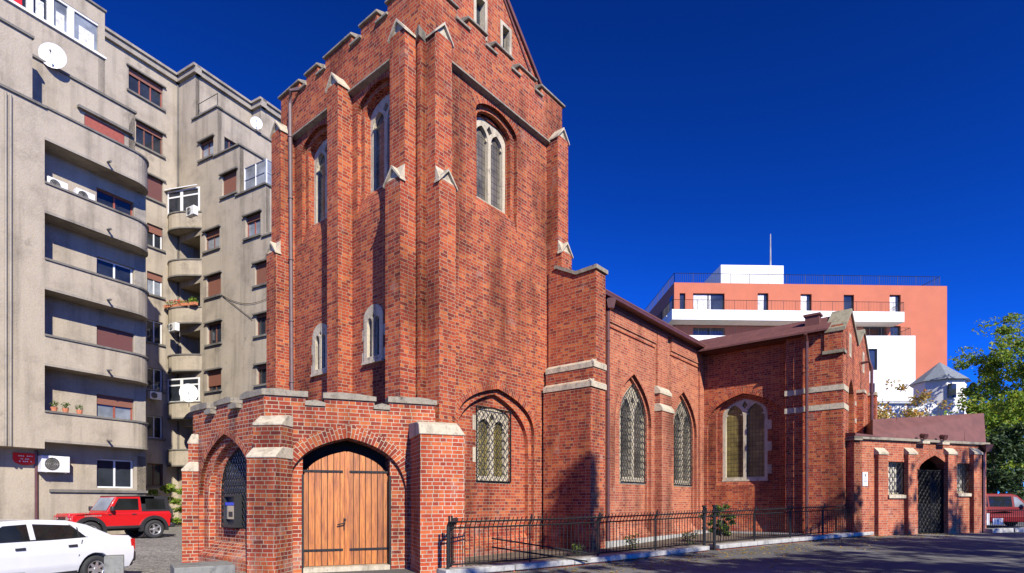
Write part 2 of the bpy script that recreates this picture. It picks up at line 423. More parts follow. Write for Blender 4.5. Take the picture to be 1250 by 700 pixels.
class Frame:
    """vertical plane: origin o, direction u along the wall, outward normal n"""
    def __init__(s, o, u, n): s.o = Vector(o); s.u = Vector(u).normalized(); s.n = Vector(n).normalized()
    def p(s, a, z, d=0):
        q = s.o + s.u * a + s.n * d
        return Vector((q.x, q.y, z))
    def a(s, px, d=0):
        r = (px - 625) / FPX; b = s.o + s.n * d
        return (r * b.y - b.x) / (s.u.x - r * s.u.y)
    def z(s, px, py, d=0):
        b = s.o + s.n * d; y = b.y + s.u.y * s.a(px, d)
        return H + (YH - py) * y / FPX
def ang(deg): return Vector((math.sin(R(deg)), math.cos(R(deg))))
A = ang(39.8); B = Vector((-A.y, A.x)); P = ang(69); PN = Vector((P.y, -P.x))
O = Vector((-2.25, 14.0))
FT = Frame(O, A, -B)                    # south face of the tower
FL = Frame(O, B, -A)                    # west face of the tower
FP = Frame((-3.64, 13.0), P, PN)        # porch door wall
C0 = Vector((-5.35, 12.33))
FQ = Frame(C0, B, -A)                   # porch side wall

def arch(cx, hw, z0, zs, rise, k1=.58, k2x=.5, k2z=.82, n=12, xl=None):
    """closed outline; straight jambs then a pointed arch (Bezier halves). xl: clip half width"""
    L = []
    for i in range(n + 1):
        t = i / n
        x = -hw * (1 - t) ** 3 - 3 * hw * (1 - t) ** 2 * t - 3 * k2x * hw * (1 - t) * t * t
        z = 3 * k1 * rise * (1 - t) ** 2 * t + 3 * k2z * rise * (1 - t) * t * t + rise * t ** 3
        L.append((x, zs + z))
    if xl and xl < hw:
        M_ = [p for p in L if p[0] >= -xl]
        prev = [p for p in L if p[0] < -xl][-1]; f = (-xl - prev[0]) / (M_[0][0] - prev[0])
        L = [(-xl, prev[1] + f * (M_[0][1] - prev[1]))] + M_
    pts = [(cx + L[0][0], z0)] + [(cx + x, z) for x, z in L] + [(cx - x, z) for x, z in L[:-1][::-1]] + [(cx - L[0][0], z0)]
    return pts
def arch_curve(cx, hw, zs, rise, **k):
    return arch(cx, hw, zs - .001, zs, rise, **k)[1:-1]
def ring(mb, F, curve, th, d0, d1, mi=0):
    """voussoir ring outside a curve, UV laid radially"""
    n = len(curve); out = []; L = 0; Ls = [0]
    for i in range(n):
        a, b = curve[max(i - 1, 0)], curve[min(i + 1, n - 1)]
        tx, tz = b[0] - a[0], b[1] - a[1]; l = math.hypot(tx, tz) or 1
        nx, nz = -tz / l, tx / l
        if i == n // 2: nx, nz = 0, 1
        m = th * (1.0 if i != n // 2 else 1.06)
        out.append((curve[i][0] + nx * m, curve[i][1] + nz * m))
        if i: L += math.hypot(curve[i][0] - curve[i - 1][0], curve[i][1] - curve[i - 1][1]); Ls.append(L)
    for i in range(n - 1):
        q = [curve[i], out[i], out[i + 1], curve[i + 1]]
        uv = [(0, Ls[i] * 1.12), (th, Ls[i] * 1.12), (th, Ls[i + 1] * 1.12), (0, Ls[i + 1] * 1.12)]
        mb.face([F.p(*x, d0) for x in q], mi, uv)
        mb.face([F.p(*out[i], d0), F.p(*out[i + 1], d0), F.p(*out[i + 1], d1), F.p(*out[i], d1)], mi)
        mb.face([F.p(*curve[i], d0), F.p(*curve[i + 1], d0), F.p(*curve[i + 1], d1), F.p(*curve[i], d1)], mi)
    for e in (0, n - 1):
        mb.face([F.p(*curve[e], d0), F.p(*out[e], d0), F.p(*out[e], d1), F.p(*curve[e], d1)], mi)
def rect(a0, a1, z0, z1): return [(a0, z0), (a0, z1), (a1, z1), (a1, z0)]
def inside(pt, poly):
    x, y = pt; c = False; j = len(poly) - 1
    for i in range(len(poly)):
        xi, yi = poly[i]; xj, yj = poly[j]
        if (yi > y) != (yj > y) and x < (xj - xi) * (y - yi) / (yj - yi) + xi: c = not c
        j = i
    return c
def lattice(mb, F, poly, d, pitch=.13, r=.009, wave=.012):
    """curly diagonal iron lattice clipped to poly"""
    a0 = min(p[0] for p in poly); a1 = max(p[0] for p in poly); z0 = min(p[1] for p in poly); z1 = max(p[1] for p in poly)
    for s in (-1, 1):
        c = z0 - (a1 - a0) * 1.3
        while c < z1 + (a1 - a0) * 1.3:
            run = []
            m = int((a1 - a0) / .025)
            for i in range(m + 1):
                a = a0 + (a1 - a0) * i / m
                zz = c + (1.3 * (a - a0) if s > 0 else 1.3 * (a1 - a)) + wave * math.sin((a - a0) * 2 * math.pi / pitch)
                if inside((a, zz), poly): run.append(F.p(a, zz, d + .006 * s))
                else:
                    if len(run) > 1: mb.tube(run, r, 4, cap=False)
                    run = []
            if len(run) > 1: mb.tube(run, r, 4, cap=False)
            c += pitch * 1.3
def outline(mb, F, poly, d, r=.02, closed=True):
    pts = [F.p(*q, d) for q in poly]
    if closed: pts.append(pts[0])
    for a, b in zip(pts, pts[1:]): mb.tube([a, b], r, 4)
# ------------------------------------------------------------ ground
def sm(x, a, b):
    t = max(0, min(1, (x - a) / (b - a))); return t * t * (3 - 2 * t)
def gz(x, y):
    return .30 * sm(x, -1, 16) - .15 * sm(x, -5.5, -8) * sm(y, 21, 15)
def grid_sheet(name, xs, ys, f, mat, kind='structure', clip=None):
    mb = MB()
    for i in range(len(xs) - 1):
        for j in range(len(ys) - 1):
            q = [(xs[i], ys[j]), (xs[i + 1], ys[j]), (xs[i + 1], ys[j + 1]), (xs[i], ys[j + 1])]
            mb.face([(x, y, f(x, y)) for x, y in q])
    o = mb.build(name, mat, weld=True, smooth=True); tag(o, kind=kind); return o
def steps(vals): 
    out = []
    for (a, b, s) in vals:
        x = a
        while x < b - 1e-6: out.append(x); x += s
    out.append(vals[-1][1]); return out
gx = steps([(-1500, -100, 350), (-100, -30, 14), (-30, 30, 1.0), (30, 100, 14), (100, 1500, 350)])
gy = steps([(-1500, -100, 350), (-100, -10, 15), (-10, 40, 1.0), (40, 100, 12), (100, 1500, 350)])
grid_sheet('ground', gx, gy, gz, 'asphalt')
# cobbled street on the left of the church, laid 5 mm above the ground sheet
grid_sheet('street', steps([(-30, -5, 1.0)]), steps([(4, 60, 1.0)]), lambda x, y: gz(x, y) + .006, 'cobble')

# ------------------------------------------------------------ the church
church = thing('brick_church', (O.x, O.y, 0), 'red brick gothic church with battlemented gabled tower, pointed windows and wooden double door', 'church')
FN = Frame(O - B * 1.0, A, -B)
J = FN.a(857)
FW = Frame((FN.p(J, 0).x, FN.p(J, 0).y), -B, -A)
S1 = FW.a(1029.5, .61)
FS = Frame((FW.p(S1, 0, .61).x, FW.p(S1, 0, .61).y), A, -B)
# vestry: corner seen at px 1042.5
VU = ang(70.5); VN = Vector((VU.y, -VU.x))
q0 = FS.o + A * .5
best = min(((abs((q0.x + VN.x * d) / (q0.y + VN.y * d) - .599), d) for d in [i * .01 for i in range(-50, 300)]))
V0 = q0 + VN * best[1]
FV = Frame(V0, VU, VN)
print('J', J, 'S1', S1, 'V0', V0, 'FS.o', FS.o)

def win(F, poly, d, name='window', stone='stone', glass='leaded', bw=.13, mu=.11, two=True, zs=None, head=.5, grille=None, parent=None, gpoly=None, eye=True, iron_frame=True):
    a0 = min(p[0] for p in poly); a1 = max(p[0] for p in poly); z0 = min(p[1] for p in poly); zt = max(p[1] for p in poly)
    W = a1 - a0; cx = (a0 + a1) / 2; th = .16
    holes = []
    n = 2 if two else 1
    lw = (W - 2 * bw - (n - 1) * mu) / n
    for i in range(n):
        c = a0 + bw + lw / 2 + i * (lw + mu)
        hh = min(lw * head, zt - zs + .1)
        holes.append(arch(c, lw / 2, z0 + bw * .9, zs - .02, hh, n=6))
    if two and eye:
        e = min(.13, W * .08); zc = zs + min(lw * head, zt - zs) * .78 + e * .4
        if zc + e * 1.4 < zt - .06:
            holes.append([(cx - e, zc), (cx, zc + e * 1.5), (cx + e, zc), (cx, zc - e * 1.1)])
    mb = MB(); mb.slab(F, poly, holes, d, d - th)
    mb.fbox(F, a0 - .02, a1 + .02, z0 - .06, z0 + .002, d + .06, d - th)       # sill
    # cusps in the light heads
    for i in range(n):
        c = a0 + bw + lw / 2 + i * (lw + mu)
        for s in (-1, 1):
            x = c + s * lw / 2; z = zs + lw * head * .18
            mb.face([F.p(x, z + .1, d - .03), F.p(x - s * lw * .17, z, d - .03), F.p(x, z - .06, d - .03)])
    o = mb.build(name, stone, parent or church)
    g = MB(); g.face([F.p(a0 + .03, z0 + .03, d - .11), F.p(a1 - .03, z0 + .03, d - .11), F.p(a1 - .03, zt - .04, d - .11), F.p(a0 + .03, zt - .04, d - .11)])
    g.build('glass', glass, o)
    if grille:
        gm = MB(); gp = gpoly or poly
        lattice(gm, F, gp, d + grille, pitch=.19, r=.011, wave=.02)
        if iron_frame: outline(gm, F, gp, d + grille, .018)
        gm.build('grille', 'iron', o)
    return o

def saddle(mb, F, a0, a1, z, rise, d_front, d_back, mi=0, ov=.04):
    """gabled stone cap: ridge perpendicular to the wall"""
    c = (a0 + a1) / 2; t = .055
    # inner gable block
    tri = [(a0, z), (a1, z), (c, z + rise - t)]
    mb.hexa([F.p(*q, d_front - .03) for q in tri], [F.p(*q, d_back) for q in tri], mi)
    # two sloping coping slabs
    for s, e in ((a0 - ov, 1), (a1 + ov, 1)):
        pr = [(s, z - .05), (c, z + rise), (c, z + rise - t * 1.3), (s, z - .05 - t)]
        mb.hexa([F.p(*q, d_front + ov) for q in pr], [F.p(*q, d_back) for q in pr], mi)

def buttress(F, a0, a1, stages, dback=-.12, brick='brick', caps=True):
    """stages: (z_top, d)"""
    mb = MB(); z0 = -.1; sts = []
    for i, (zt, d) in enumerate(stages):
        mb.fbox(F, a0, a1, z0, zt, dback, d)
        nd = stages[i + 1][1] if i + 1 < len(stages) else dback
        if caps:
            st = MB()
            if i + 1 < len(stages):      # sloped weathering behind the little gable
                wz = [(d, zt), (nd, zt + .34), (nd, zt)]
                st.hexa([F.p(a0 - .003, z, dd) for dd, z in wz], [F.p(a1 + .003, z, dd) for dd, z in wz])
            saddle(st, F, a0, a1, zt, .33, d, nd); sts.append(st)
        z0 = zt
    b = mb.build('buttress', brick, church)
    for st in sts: st.build('cap_stone', 'stone', b)
    return b

TW, TL = 6.07, 6.7
# --- tower south face
mb = MB()
hu = arch(2.97, .89, 9.55, 12.36, .44, k2z=.95, k2x=.45)
hb = None
ZS = 13.05
mb.slab(FT, rect(.0, TW, -.2, ZS), [hu, [(a, z) for a, z in arch(3.02, 1.69, .3, 3.62, 1.20, k1=.62, k2z=.86)]], -.1, -.22)
# second order
hu2 = arch(2.97, .73, 9.95, 12.3, .37, k2z=.95, k2x=.45)
hb2 = arch(2.98, 1.58, .3, 3.2, 1.48, k1=.6, k2z=.86)
mb.slab(FT, rect(.5, 5.6, .0, ZS), [hu2, hb2], -.22, -.36, caps=True)
hw = rect(FT.a(579.5, -.4), FT.a(621, -.4), FT.z(600, 588, -.4), 4.05)
hw_poly = arch((hw[0][0] + hw[2][0]) / 2, (hw[2][0] - hw[0][0]) / 2, hw[0][1], 4.05, .28, k2z=.95)
mb.slab(FT, rect(.5, 5.6, .0, ZS - .5), [arch(2.97, .70, 10.12, 12.25, .36, k2z=.95, k2x=.45), hw_poly], -.36, -.6)
# sloping brick sill under the upper window
for (aL, aR) in ((2.08, 3.86),):
    mb.face([FT.p(aL, 9.55, -.1), FT.p(aR, 9.55, -.1), FT.p(aR, 10.0, -.22), FT.p(aL, 10.0, -.22)])
mb.face([FT.p(2.24, 9.95, -.22), FT.p(3.70, 9.95, -.22), FT.p(3.7, 10.16, -.36), FT.p(2.24, 10.16, -.36)])
mb.face([FT.p(1.33, .28, -.1), FT.p(4.72, .28, -.1), FT.p(4.72, .62, -.36), FT.p(1.33, .62, -.36)])
# parapet wall above the string course
mb.fbox(FT, 0, TW, ZS, 14.22, 0, -.42)
for a0, a1 in ((0, 1.24), (1.70, 2.38), (2.79, 3.5), (3.86, 4.62), (4.95, TW)):
    mb.fbox(FT, a0, a1, 14.22, 14.5, -.002, -.418)
# corner pier
mb.fbox(FT, 0, .19, -.2, ZS, 0, -.5); mb.fbox(FT, TW - .14, TW, -.2, ZS, 0, -.5)
# east side (hidden) and north side
mb.fbox(Frame(FT.p(TW, 0).xy, B, A), 0.05, TL, -.2, 14.4, -.0, -.4)
mb.fbox(Frame(FL.p(TL, 0).xy, A, B), .01, TW - .01, -.2, 14.4, 0, -.4)
# gable above the parapet
gb = [(0.25, 14.2), (5.95, 14.2), (5.95, 14.42), (3.05, 17.25), (.25, 14.42)]
gw = [(FT.a(578, -.43), FT.a(594.5, -.43), FT.z(586, 44, -.43), FT.z(586, -6, -.43)), (FT.a(610.5, -.43), FT.a(624, -.43), FT.z(617, 70, -.43), FT.z(617, 30, -.43))]
gh = []
for a0, a1, z0, z1 in gw: gh.append(rect(a0, a1, z0, z1))
mb.slab(FT, gb, gh, -.43, -.7)
tower = mb.build('tower_wall', 'brick', church)
for a0, a1, z0, z1 in gw:
    m = MB(); m.slab(FT, rect(a0, a1, z0, z1), [rect(a0 + .1, a1 - .1, z0 + .12, z1 - .1)], -.41, -.68)
    f = m.build('window', 'stone', church)
    m = MB(); m.face([FT.p(a0, z0, -.62), FT.p(a1, z0, -.62), FT.p(a1, z1, -.62), FT.p(a0, z1, -.62)]); m.build('glass', 'glass', f)
# roof of the tower
m = MB()
for s in (-1, 1):
    e = [(3.05, 17.32), (3.05 + s * 2.6, 14.34), (3.05 + s * 2.6, 14.24), (3.05, 17.2)]
    m.hexa([FT.p(a, z, -.39) for a, z in e], [FT.p(a, z, -6.3) for a, z in e])
m.build('roof', 'maroon', church)
# --- tower west face
mb = MB()
L1, L2 = FL.a(457, -.1) + .02, 4.72
hA = arch(1.86, .86, 9.55, 12.36, .44, k2z=.95, k2x=.45); hB = arch(4.74, .86, 9.55, 12.36, .44, k2z=.95, k2x=.45)
lwA = (L1, .42, 5.36, 6.55, .34); lwB = (4.55, .42, 5.4, 6.55, .34)
def lanc(q, e=0): return arch(q[0], q[1] + e, q[2] - e, q[3], q[4] + e, k2z=.95)
mb.slab(FL, rect(.0, TL, -.2, ZS), [hA, hB, lanc(lwA), lanc(lwB)], -.1, -.22)
hA2 = arch(1.86, .70, 9.95, 12.3, .37, k2z=.95, k2x=.45); hB2 = arch(4.74, .70, 9.95, 12.3, .37, k2z=.95, k2x=.45)
mb.slab(FL, rect(.3, 6.4, 7.5, ZS - .1), [hA2, hB2], -.22, -.36)
mb.slab(FL, rect(.3, 6.4, 7.5, ZS - .1), [arch(1.86, .68, 10.12, 12.25, .36, k2z=.95), arch(4.74, .68, 10.12, 12.25, .36, k2z=.95)], -.36, -.6)
for c in (1.86, 4.74):
    mb.face([FL.p(c - .86, 9.55, -.1), FL.p(c + .86, 9.55, -.1), FL.p(c + .86, 10.0, -.22), FL.p(c - .86, 10.0, -.22)])
    mb.face([FL.p(c - .7, 9.95, -.22), FL.p(c + .7, 9.95, -.22), FL.p(c + .7, 10.16, -.36), FL.p(c - .7, 10.16, -.36)])
mb.fbox(FL, 0, TL, ZS, 14.22, -.001, -.42)
MER = ((0, 1.28), (1.72, 2.43), (2.87, 4.17), (4.58, 5.2), (5.6, 6.85))
for a0, a1 in MER: mb.fbox(FL, a0, min(a1, TL), 14.22, 14.5, -.003, -.418)
mb.fbox(FL, 0, .18, -.2, ZS, -.002, -.5); mb.fbox(FL, TL - .14, TL, -.2, ZS, -.002, -.5)
mb.build('tower_wall', 'brick', church)
# string courses and copings
def coping(F, a0, a1, z, d0, d1, th=.10, mat='stone_old', ov=.06, peak=.05):
    m = MB(); dm = (d0 + d1) / 2
    pr = [(d0 + ov, z), (d0 + ov, z + th * .6), (dm, z + th + peak), (d1 - ov, z + th * .6), (d1 - ov, z)]
    m.hexa([F.p(a0, zz, d) for d, zz in pr], [F.p(a1, zz, d) for d, zz in pr])
    return m
def add_cop(name, m, mat='stone_old'): return m.build(name, mat, church, bevel=.012, weld=True)
for F, mer, Lx in ((FT, ((-.07, 1.24), (1.70, 2.38), (2.79, 3.5), (3.86, 4.62), (4.95, TW + .07)), TW), (FL, ((-.07, 1.28), (1.72, 2.43), (2.87, 4.17), (4.58, 5.2), (5.6, TL + .07)), TL)):
    for i, (a0, a1) in enumerate(mer):
        add_cop('coping_stone', coping(F, a0 + (.06 if i == 0 else -.05), a1 + .05, 14.5, 0, -.42))
        if i + 1 < len(mer): add_cop('coping_stone', coping(F, a1 - .03, mer[i + 1][0] + .03, 14.2, 0.0, -.42, th=.11))
m = MB()
def string(m, F, a0, a1, z, d, h=.2, proud=.1):
    pr = [(d, z - .0), (d + proud, z + .04), (d + proud, z + .09), (d, z + h)]
    m.hexa([F.p(a0, zz, dd) for dd, zz in pr], [F.p(a1, zz, dd) for dd, zz in pr])
for F, a0, a1 in ((FT, .74, 5.34), (FL, .74, 2.97), (FL, 3.5, 6.0)):
    m = MB(); string(m, F, a0, a1, ZS - .14, -.1, .22, .15); m.build('string_course', 'stone_old', church)
m = MB()                                   # gable verge
for s in (-1, 1):
    e = [(3.05, 17.42), (3.05 + s * 3.02, 14.5), (3.05 + s * 3.02, 14.38), (3.05, 17.25)]
    m.hexa([FT.p(a, z, -.36) for a, z in e], [FT.p(a, z, -.75) for a, z in e])
m.build('gable_coping', 'maroon', church)
# buttresses
st2 = [(9.45, .48), (13.12, .34)]
buttress(FT, .187, .745, st2); buttress(FT, 5.36, 5.92, st2)
buttress(FL, .174, .75, st2); buttress(FL, 6.05, 6.62, [(9.3, .52), (13.12, .36)])
buttress(FL, 2.97, 3.5, [(13.12, .36)])
m = MB()       # small corner stone at the string level
m.hexa([(*(O + v).to_tuple(), 12.95) for v in (Vector((0, 0)) + A * .19, Vector((0, -.0)) - (A - (-B)) * 0 - Vector((.02, .12)), B * .19, (A + B) * .1)],
       [(*(O + v).to_tuple(), 13.2) for v in (Vector((0, 0)) + A * .19, Vector((.0, -.0)) - Vector((.02, .12)), B * .19, (A + B) * .1)])
m.build('cap_stone', 'stone_old', church)
# arch rings
def one_ring(F, curve, th, d0, d1, mat):
    m = MB(); ring(m, F, curve, th, d0, d1); m.build('arch_ring', mat, church)
one_ring(FT, arch_curve(3.02, 1.69, 3.62, 1.20, k1=.62, k2z=.86), .22, -.095, -.2, 'brick')
one_ring(FT, arch_curve(2.97, .89, 12.36, .44, k2z=.95, k2x=.45), .2, -.095, -.2, 'brick')
for c in (1.86, 4.74): one_ring(FL, arch_curve(c, .86, 12.36, .44, k2z=.95, k2x=.45), .2, -.095, -.2, 'brick')
# tower windows
win(FT, arch(2.97, .71, 10.1, 12.2, .40, k2z=.95, k2x=.45), -.40, zs=11.95, bw=.13, mu=.13, head=.75)
for c in (1.86, 4.74): win(FL, arch(c, .69, 10.1, 12.2, .40, k2z=.95, k2x=.45), -.40, zs=11.95, bw=.13, mu=.13, head=.75)
for q in (lwA, lwB):
    o = win(FL, lanc(q, .0), -.07, zs=6.42, bw=.15, mu=.1, head=.7, eye=True)
    for s in (-1, 1):
        for z, e in ((q[2] - .0, .10), (q[2] + .62, .08)):
            m = MB(); m.fbox(FL, q[0] + s * (q[1] - .03), q[0] + s * (q[1] + e), z, z + .3, -.09, -.16); m.build('quoin', 'stone', o)
win(FT, hw_poly, -.42, zs=3.75, bw=.17, mu=.17, head=.5, glass='leaded_olive', grille=.10, gpoly=rect(hw[0][0], hw[2][0], hw[0][1], 4.28))
for z in (2.7, 3.6): m = MB(); m.fbox(FT, hw[0][0] - .13, hw[0][0] + .01, z, z + .42, -.355, -.45); m.build('quoin', 'stone', church)

# --- big buttress at the tower foot
mb = MB(); AB = 5.32
F5 = Frame(FT.p(AB, 0).xy, -B, -A)       # its west face; a = distance out from tower plane
prof = [(0, 5.7), (0, 8.85), (.33, 8.85), (1.06, 8.48), (1.74, 8.5), (1.74, 5.7)]
mb.slab(F5, prof, [], 0, -.56)
mb.fbox(FT, 5.18, AB + .56, 5.15, 5.7, 0, 1.745)
mb.fbox(FT, 5.05, AB + .56, -.2, 5.15, 0, 1.73)
bb = mb.build('buttress', 'brick', church)
m = MB()
for a0, z in ((5.17, 5.58), (5.04, 4.98)):
    pr = [(a0 - .01, z), (a0 - .01, z + .15), (a0 + .16, z + .26), (a0 + .16, z)]
    m.hexa([FT.p(a, zz, -.0) for a, zz in pr], [FT.p(a, zz, 1.76) for a, zz in pr])
    pr = [(1.70, z), (1.775, z), (1.775, z + .15), (1.70, z + .24)]
    m.hexa([FT.p(a0 - .01, zz, d) for d, zz in pr], [FT.p(AB + .57, zz, d) for d, zz in pr])
m.build('band_stone', 'stone', bb)
m = MB()
pr = [(.26, 8.86), (.33, 8.86), (1.06, 8.49), (1.80, 8.51), (1.80, 8.63), (1.06, 8.60), (.33, 8.97), (.26, 8.97)]
m.slab(F5, pr, [], .06, -.62)
m.build('coping_stone', 'stone_old', bb)

# --- nave
mb = MB(); NZ = 8.05
n1 = (FN.a(751), FN.a(795)); n2 = (FN.a(817), FN.a(850.5))
c1, h1 = (n1[0] + n1[1]) / 2, (n1[1] - n1[0]) / 2; c2, h2 = (n2[0] + n2[1]) / 2, (n2[1] - n2[0]) / 2
zap = FN.z(773, 456.5); zsp = zap - 1.75
def nhole(c, h, e, zb): return arch(c, h - e, zb, zsp, 1.75 - e * 1.1, k1=.5, k2x=.48, k2z=.80)
mb.slab(FN, rect(5.6, J + .3, -.2, NZ), [nhole(c1, h1, 0, .35), nhole(c2, h2, 0, .35)], 0, -.12)
mb.slab(FN, rect(5.6, J + .3, -.2, NZ), [nhole(c1, h1, .10, .4), nhole(c2, h2, .10, .4)], -.12, -.22)
zb = FN.z(770, 589, -.26)
wp = []
for (c, h), (xa, xb) in zip(((c1, h1), (c2, h2)), ((755, 788), (820, 844))):
    wa, wb_ = FN.a(xa, -.26), FN.a(xb, -.26); wa = max(wa, c - h + .2)
    wp.append(arch((wa + wb_) / 2, (wb_ - wa) / 2, zb, zsp + .15, 1.75 - .38, k1=.5, k2x=.48, k2z=.80))
mb.slab(FN, rect(5.6, J + .3, -.2, NZ), wp, -.22, -.5)
for c, h in ((c1, h1), (c2, h2)):
    mb.face([FN.p(c - h, .35, 0), FN.p(c + h, .35, 0), FN.p(c + h, .75, -.26), FN.p(c - h, .75, -.26)])
# pilaster strips and cornice band
pa = FN.a(802, .1), FN.a(817, .12)
for a0, a1 in ((5.9, pa[0]), (pa[1], J - .45)): mb.fbox(FN, a0 + .3, a1, 7.55, NZ, .09, -.01)
for a0, a1 in ((5.9, pa[0]), (pa[1], J - .45)): mb.fbox(FN, a0 + .3, a1, 7.40, 7.55, .045, -.01)
mb.fbox(FN, 5.9, 6.2, -.2, NZ, .088, -.02); mb.fbox(FN, J - .45, J, -.2, NZ, .088, -.02)
mb.fbox(FN, pa[0] + .08, pa[1] - .08, 5.2, NZ, .091, -.02)
nave = mb.build('nave_wall', 'brick_pale', church)
m = MB()
m.fbox(FN, pa[0] + .04, pa[1] - .04, 5.2, 5.75, .0, .2); m.fbox(FN, pa[0], pa[1], -.2, 5.05, .0, .3)
b_ = m.build('buttress', 'brick_pale', church)
m = MB()
for z, d0, d1 in ((5.05, .31, .2), (5.72, .21, .09)):
    pr = [(-.01, z - .05), (d0 + .02, z - .05), (d0 + .02, z + .05), (d1, z + .24), (-.01, z + .24)]
    m = MB(); m.hexa([FN.p(pa[0] - .02, zz, d) for d, zz in pr], [FN.p(pa[1] + .02, zz, d) for d, zz in pr]); m.build('cap_stone', 'stone', b_)
for c, h in ((c1, h1), (c2, h2)): one_ring(FN, arch_curve(c, h, zsp, 1.75, k1=.5, k2x=.48, k2z=.80), .13, .006, -.1, 'brick_pale')
for p in wp:
    win(FN, p, -.26, zs=zsp + .1, bw=.20, mu=.22, head=1.2, grille=.10, glass='leaded')
for c, h in ((c1, h1), (c2, h2)):
    for z in (2.6, 3.3, 4.0): m = MB(); m.fbox(FN, c - h + .12, c - h + .21, z, z + .3, -.217, -.35); m.build('quoin', 'stone', nave)
m = MB()       # eaves, gutter
m.fbox(FN, 5.7, J + .1, NZ, NZ + .16, .12, -.3)
m.fbox(FN, 5.7, J + .2, NZ + .10, NZ + .24, .42, -.4)
m.build('gutter', 'maroon_pipe', church)
m = MB()
pr = [(.43, NZ + .25), (-3.2, NZ + .75), (-3.2, NZ + .6), (.43, NZ + .2)]
m.hexa([FN.p(5.9, z, d) for d, z in pr], [FN.p(J + 3, z, d) for d, z in pr])
pr = [(-3.2, NZ + .75), (-6.8, NZ + .25), (-6.8, NZ + .1), (-3.2, NZ + .6)]
m.hexa([FN.p(5.9, z, d) for d, z in pr], [FN.p(J + 3, z, d) for d, z in pr])
m.build('roof', 'maroon', church)
m = MB(); m.fbox(FN, 6.2, J + 4, 0, NZ, -6.4, -6.8); m.build('nave_wall', 'brick', church)   # north wall

def pipe(pts, r=.055, mat='maroon_pipe', brackets=True, hopper=None, parent=None):
    m = MB(); m.tube(pts, r, 8)
    if hopper:
        h = Vector(hopper); m.hexa([h + Vector((x * .1, y * .1, -.18)) for x, y in ((-1, -1), (1, -1), (1, 1), (-1, 1))], [h + Vector((x * .16, y * .16, .12)) for x, y in ((-1, -1), (1, -1), (1, 1), (-1, 1))])
    p0, p1 = Vector(pts[-2]), Vector(pts[-1])
    if brackets:
        L = (p1 - p0).length; k = 1.0
        while k < L: 
            c = p0.lerp(p1, k / L); m.tube([c + Vector((0, 0, -.02)), c + Vector((0, 0, .02))], r * 1.35, 8); k += 1.9
    return m.build('drainpipe', mat, parent or church, weld=True, smooth=False)
a_ = FN.a(746, .35)
pipe([FN.p(a_ - .1, 8.1, .35), FN.p(a_, 7.95, .3), FN.p(a_, 7.8, .22), FN.p(a_, 0, .22)], .07, hopper=FN.p(a_, 8.0, .33))
p_ = FL.p(6.0, 0, .12)
pipe([FL.p(5.55, 14.25, .02), FL.p(5.75, 14.2, .2), FL.p(5.93, 13.9, .12), FL.p(5.93, 3.5, .05)], .065, 'grey_pipe')

# --- transept, west face
mb = MB(); TZ = 8.0
wA, wB = FW.a(863), FW.a(955)
wc, wh = (wA + wB) / 2, (wB - wA) / 2
zta = FW.z(909, 480); 
trise = 1.3
hT = arch(wc, wh, FW.z(900, 592), zta - trise, trise, k1=.6, k2z=.86)
mb.slab(FW, rect(-.3, S1, -.2, TZ), [arch(wc, wh, .4, zta - trise, trise, k1=.6, k2z=.86)], 0, -.16)
sa, sb = FW.a(882, -.3), FW.a(937, -.3)
szb = FW.z(905, 586, -.3)
sc_ = (sa + sb) / 2; shw = (sb - sa) / 2
tw = arch(sc_, shw, szb, zta - .85, .66, k1=.55, k2x=.5, k2z=.84)
hT2 = arch(sc_, shw + .22, szb - .25, zta - .88, .80, k1=.55, k2x=.5, k2z=.84)
mb.slab(FW, rect(-.3, S1 - .4, -.2, TZ), [hT2], -.16, -.3)
mb.slab(FW, rect(-.3, S1 - .4, -.2, TZ), [tw], -.3, -.5)
mb.face([FW.p(wA, .4, 0), FW.p(wB, .4, 0), FW.p(wB, .9, -.16), FW.p(wA, .9, -.16)])
mb.face([FW.p(sc_ - shw - .22, szb - .25, -.16), FW.p(sc_ + shw + .22, szb - .25, -.16), FW.p(sc_ + shw + .22, szb - .05, -.3), FW.p(sc_ - shw - .22, szb - .05, -.3)])
t1, t2 = FW.a(958.8, .45), FW.a(980, .61)
mb.fbox(FW, t1, S1 - .456, -.2, TZ - .001, -.01, .45); mb.fbox(FW, t2, S1 - .455, -.2, TZ - .003, .3, .6095)
mb.build('transept_wall', 'brick', church)
m = MB(); ring(m, FW, arch_curve(wc, wh, zta - trise, trise, k1=.6, k2z=.86), .24, .006, -.1); m.build('arch_ring', 'brick', church)
win(FW, tw, -.33, zs=zta - .95, bw=.13, mu=.13, head=.75, glass='leaded_olive')
for z in (2.75, 3.7, 4.6): m = MB(); m.fbox(FW, sb - .02, sb + .16, z, z + .38, -.297, -.4); m.build('quoin', 'stone', church)
m = MB()
for z in (5.05, 5.75):
    m.fbox(FW, t1 - .03, S1 + .02, z, z + .2, .44, .475); m.fbox(FW, t2 - .02, S1 + .025, z - .002, z + .202, .59, .635)
    m.fbox(FW, t1 - .03, t1 + .01, z, z + .2, .0, .46)
m.build('band_stone', 'stone', church)
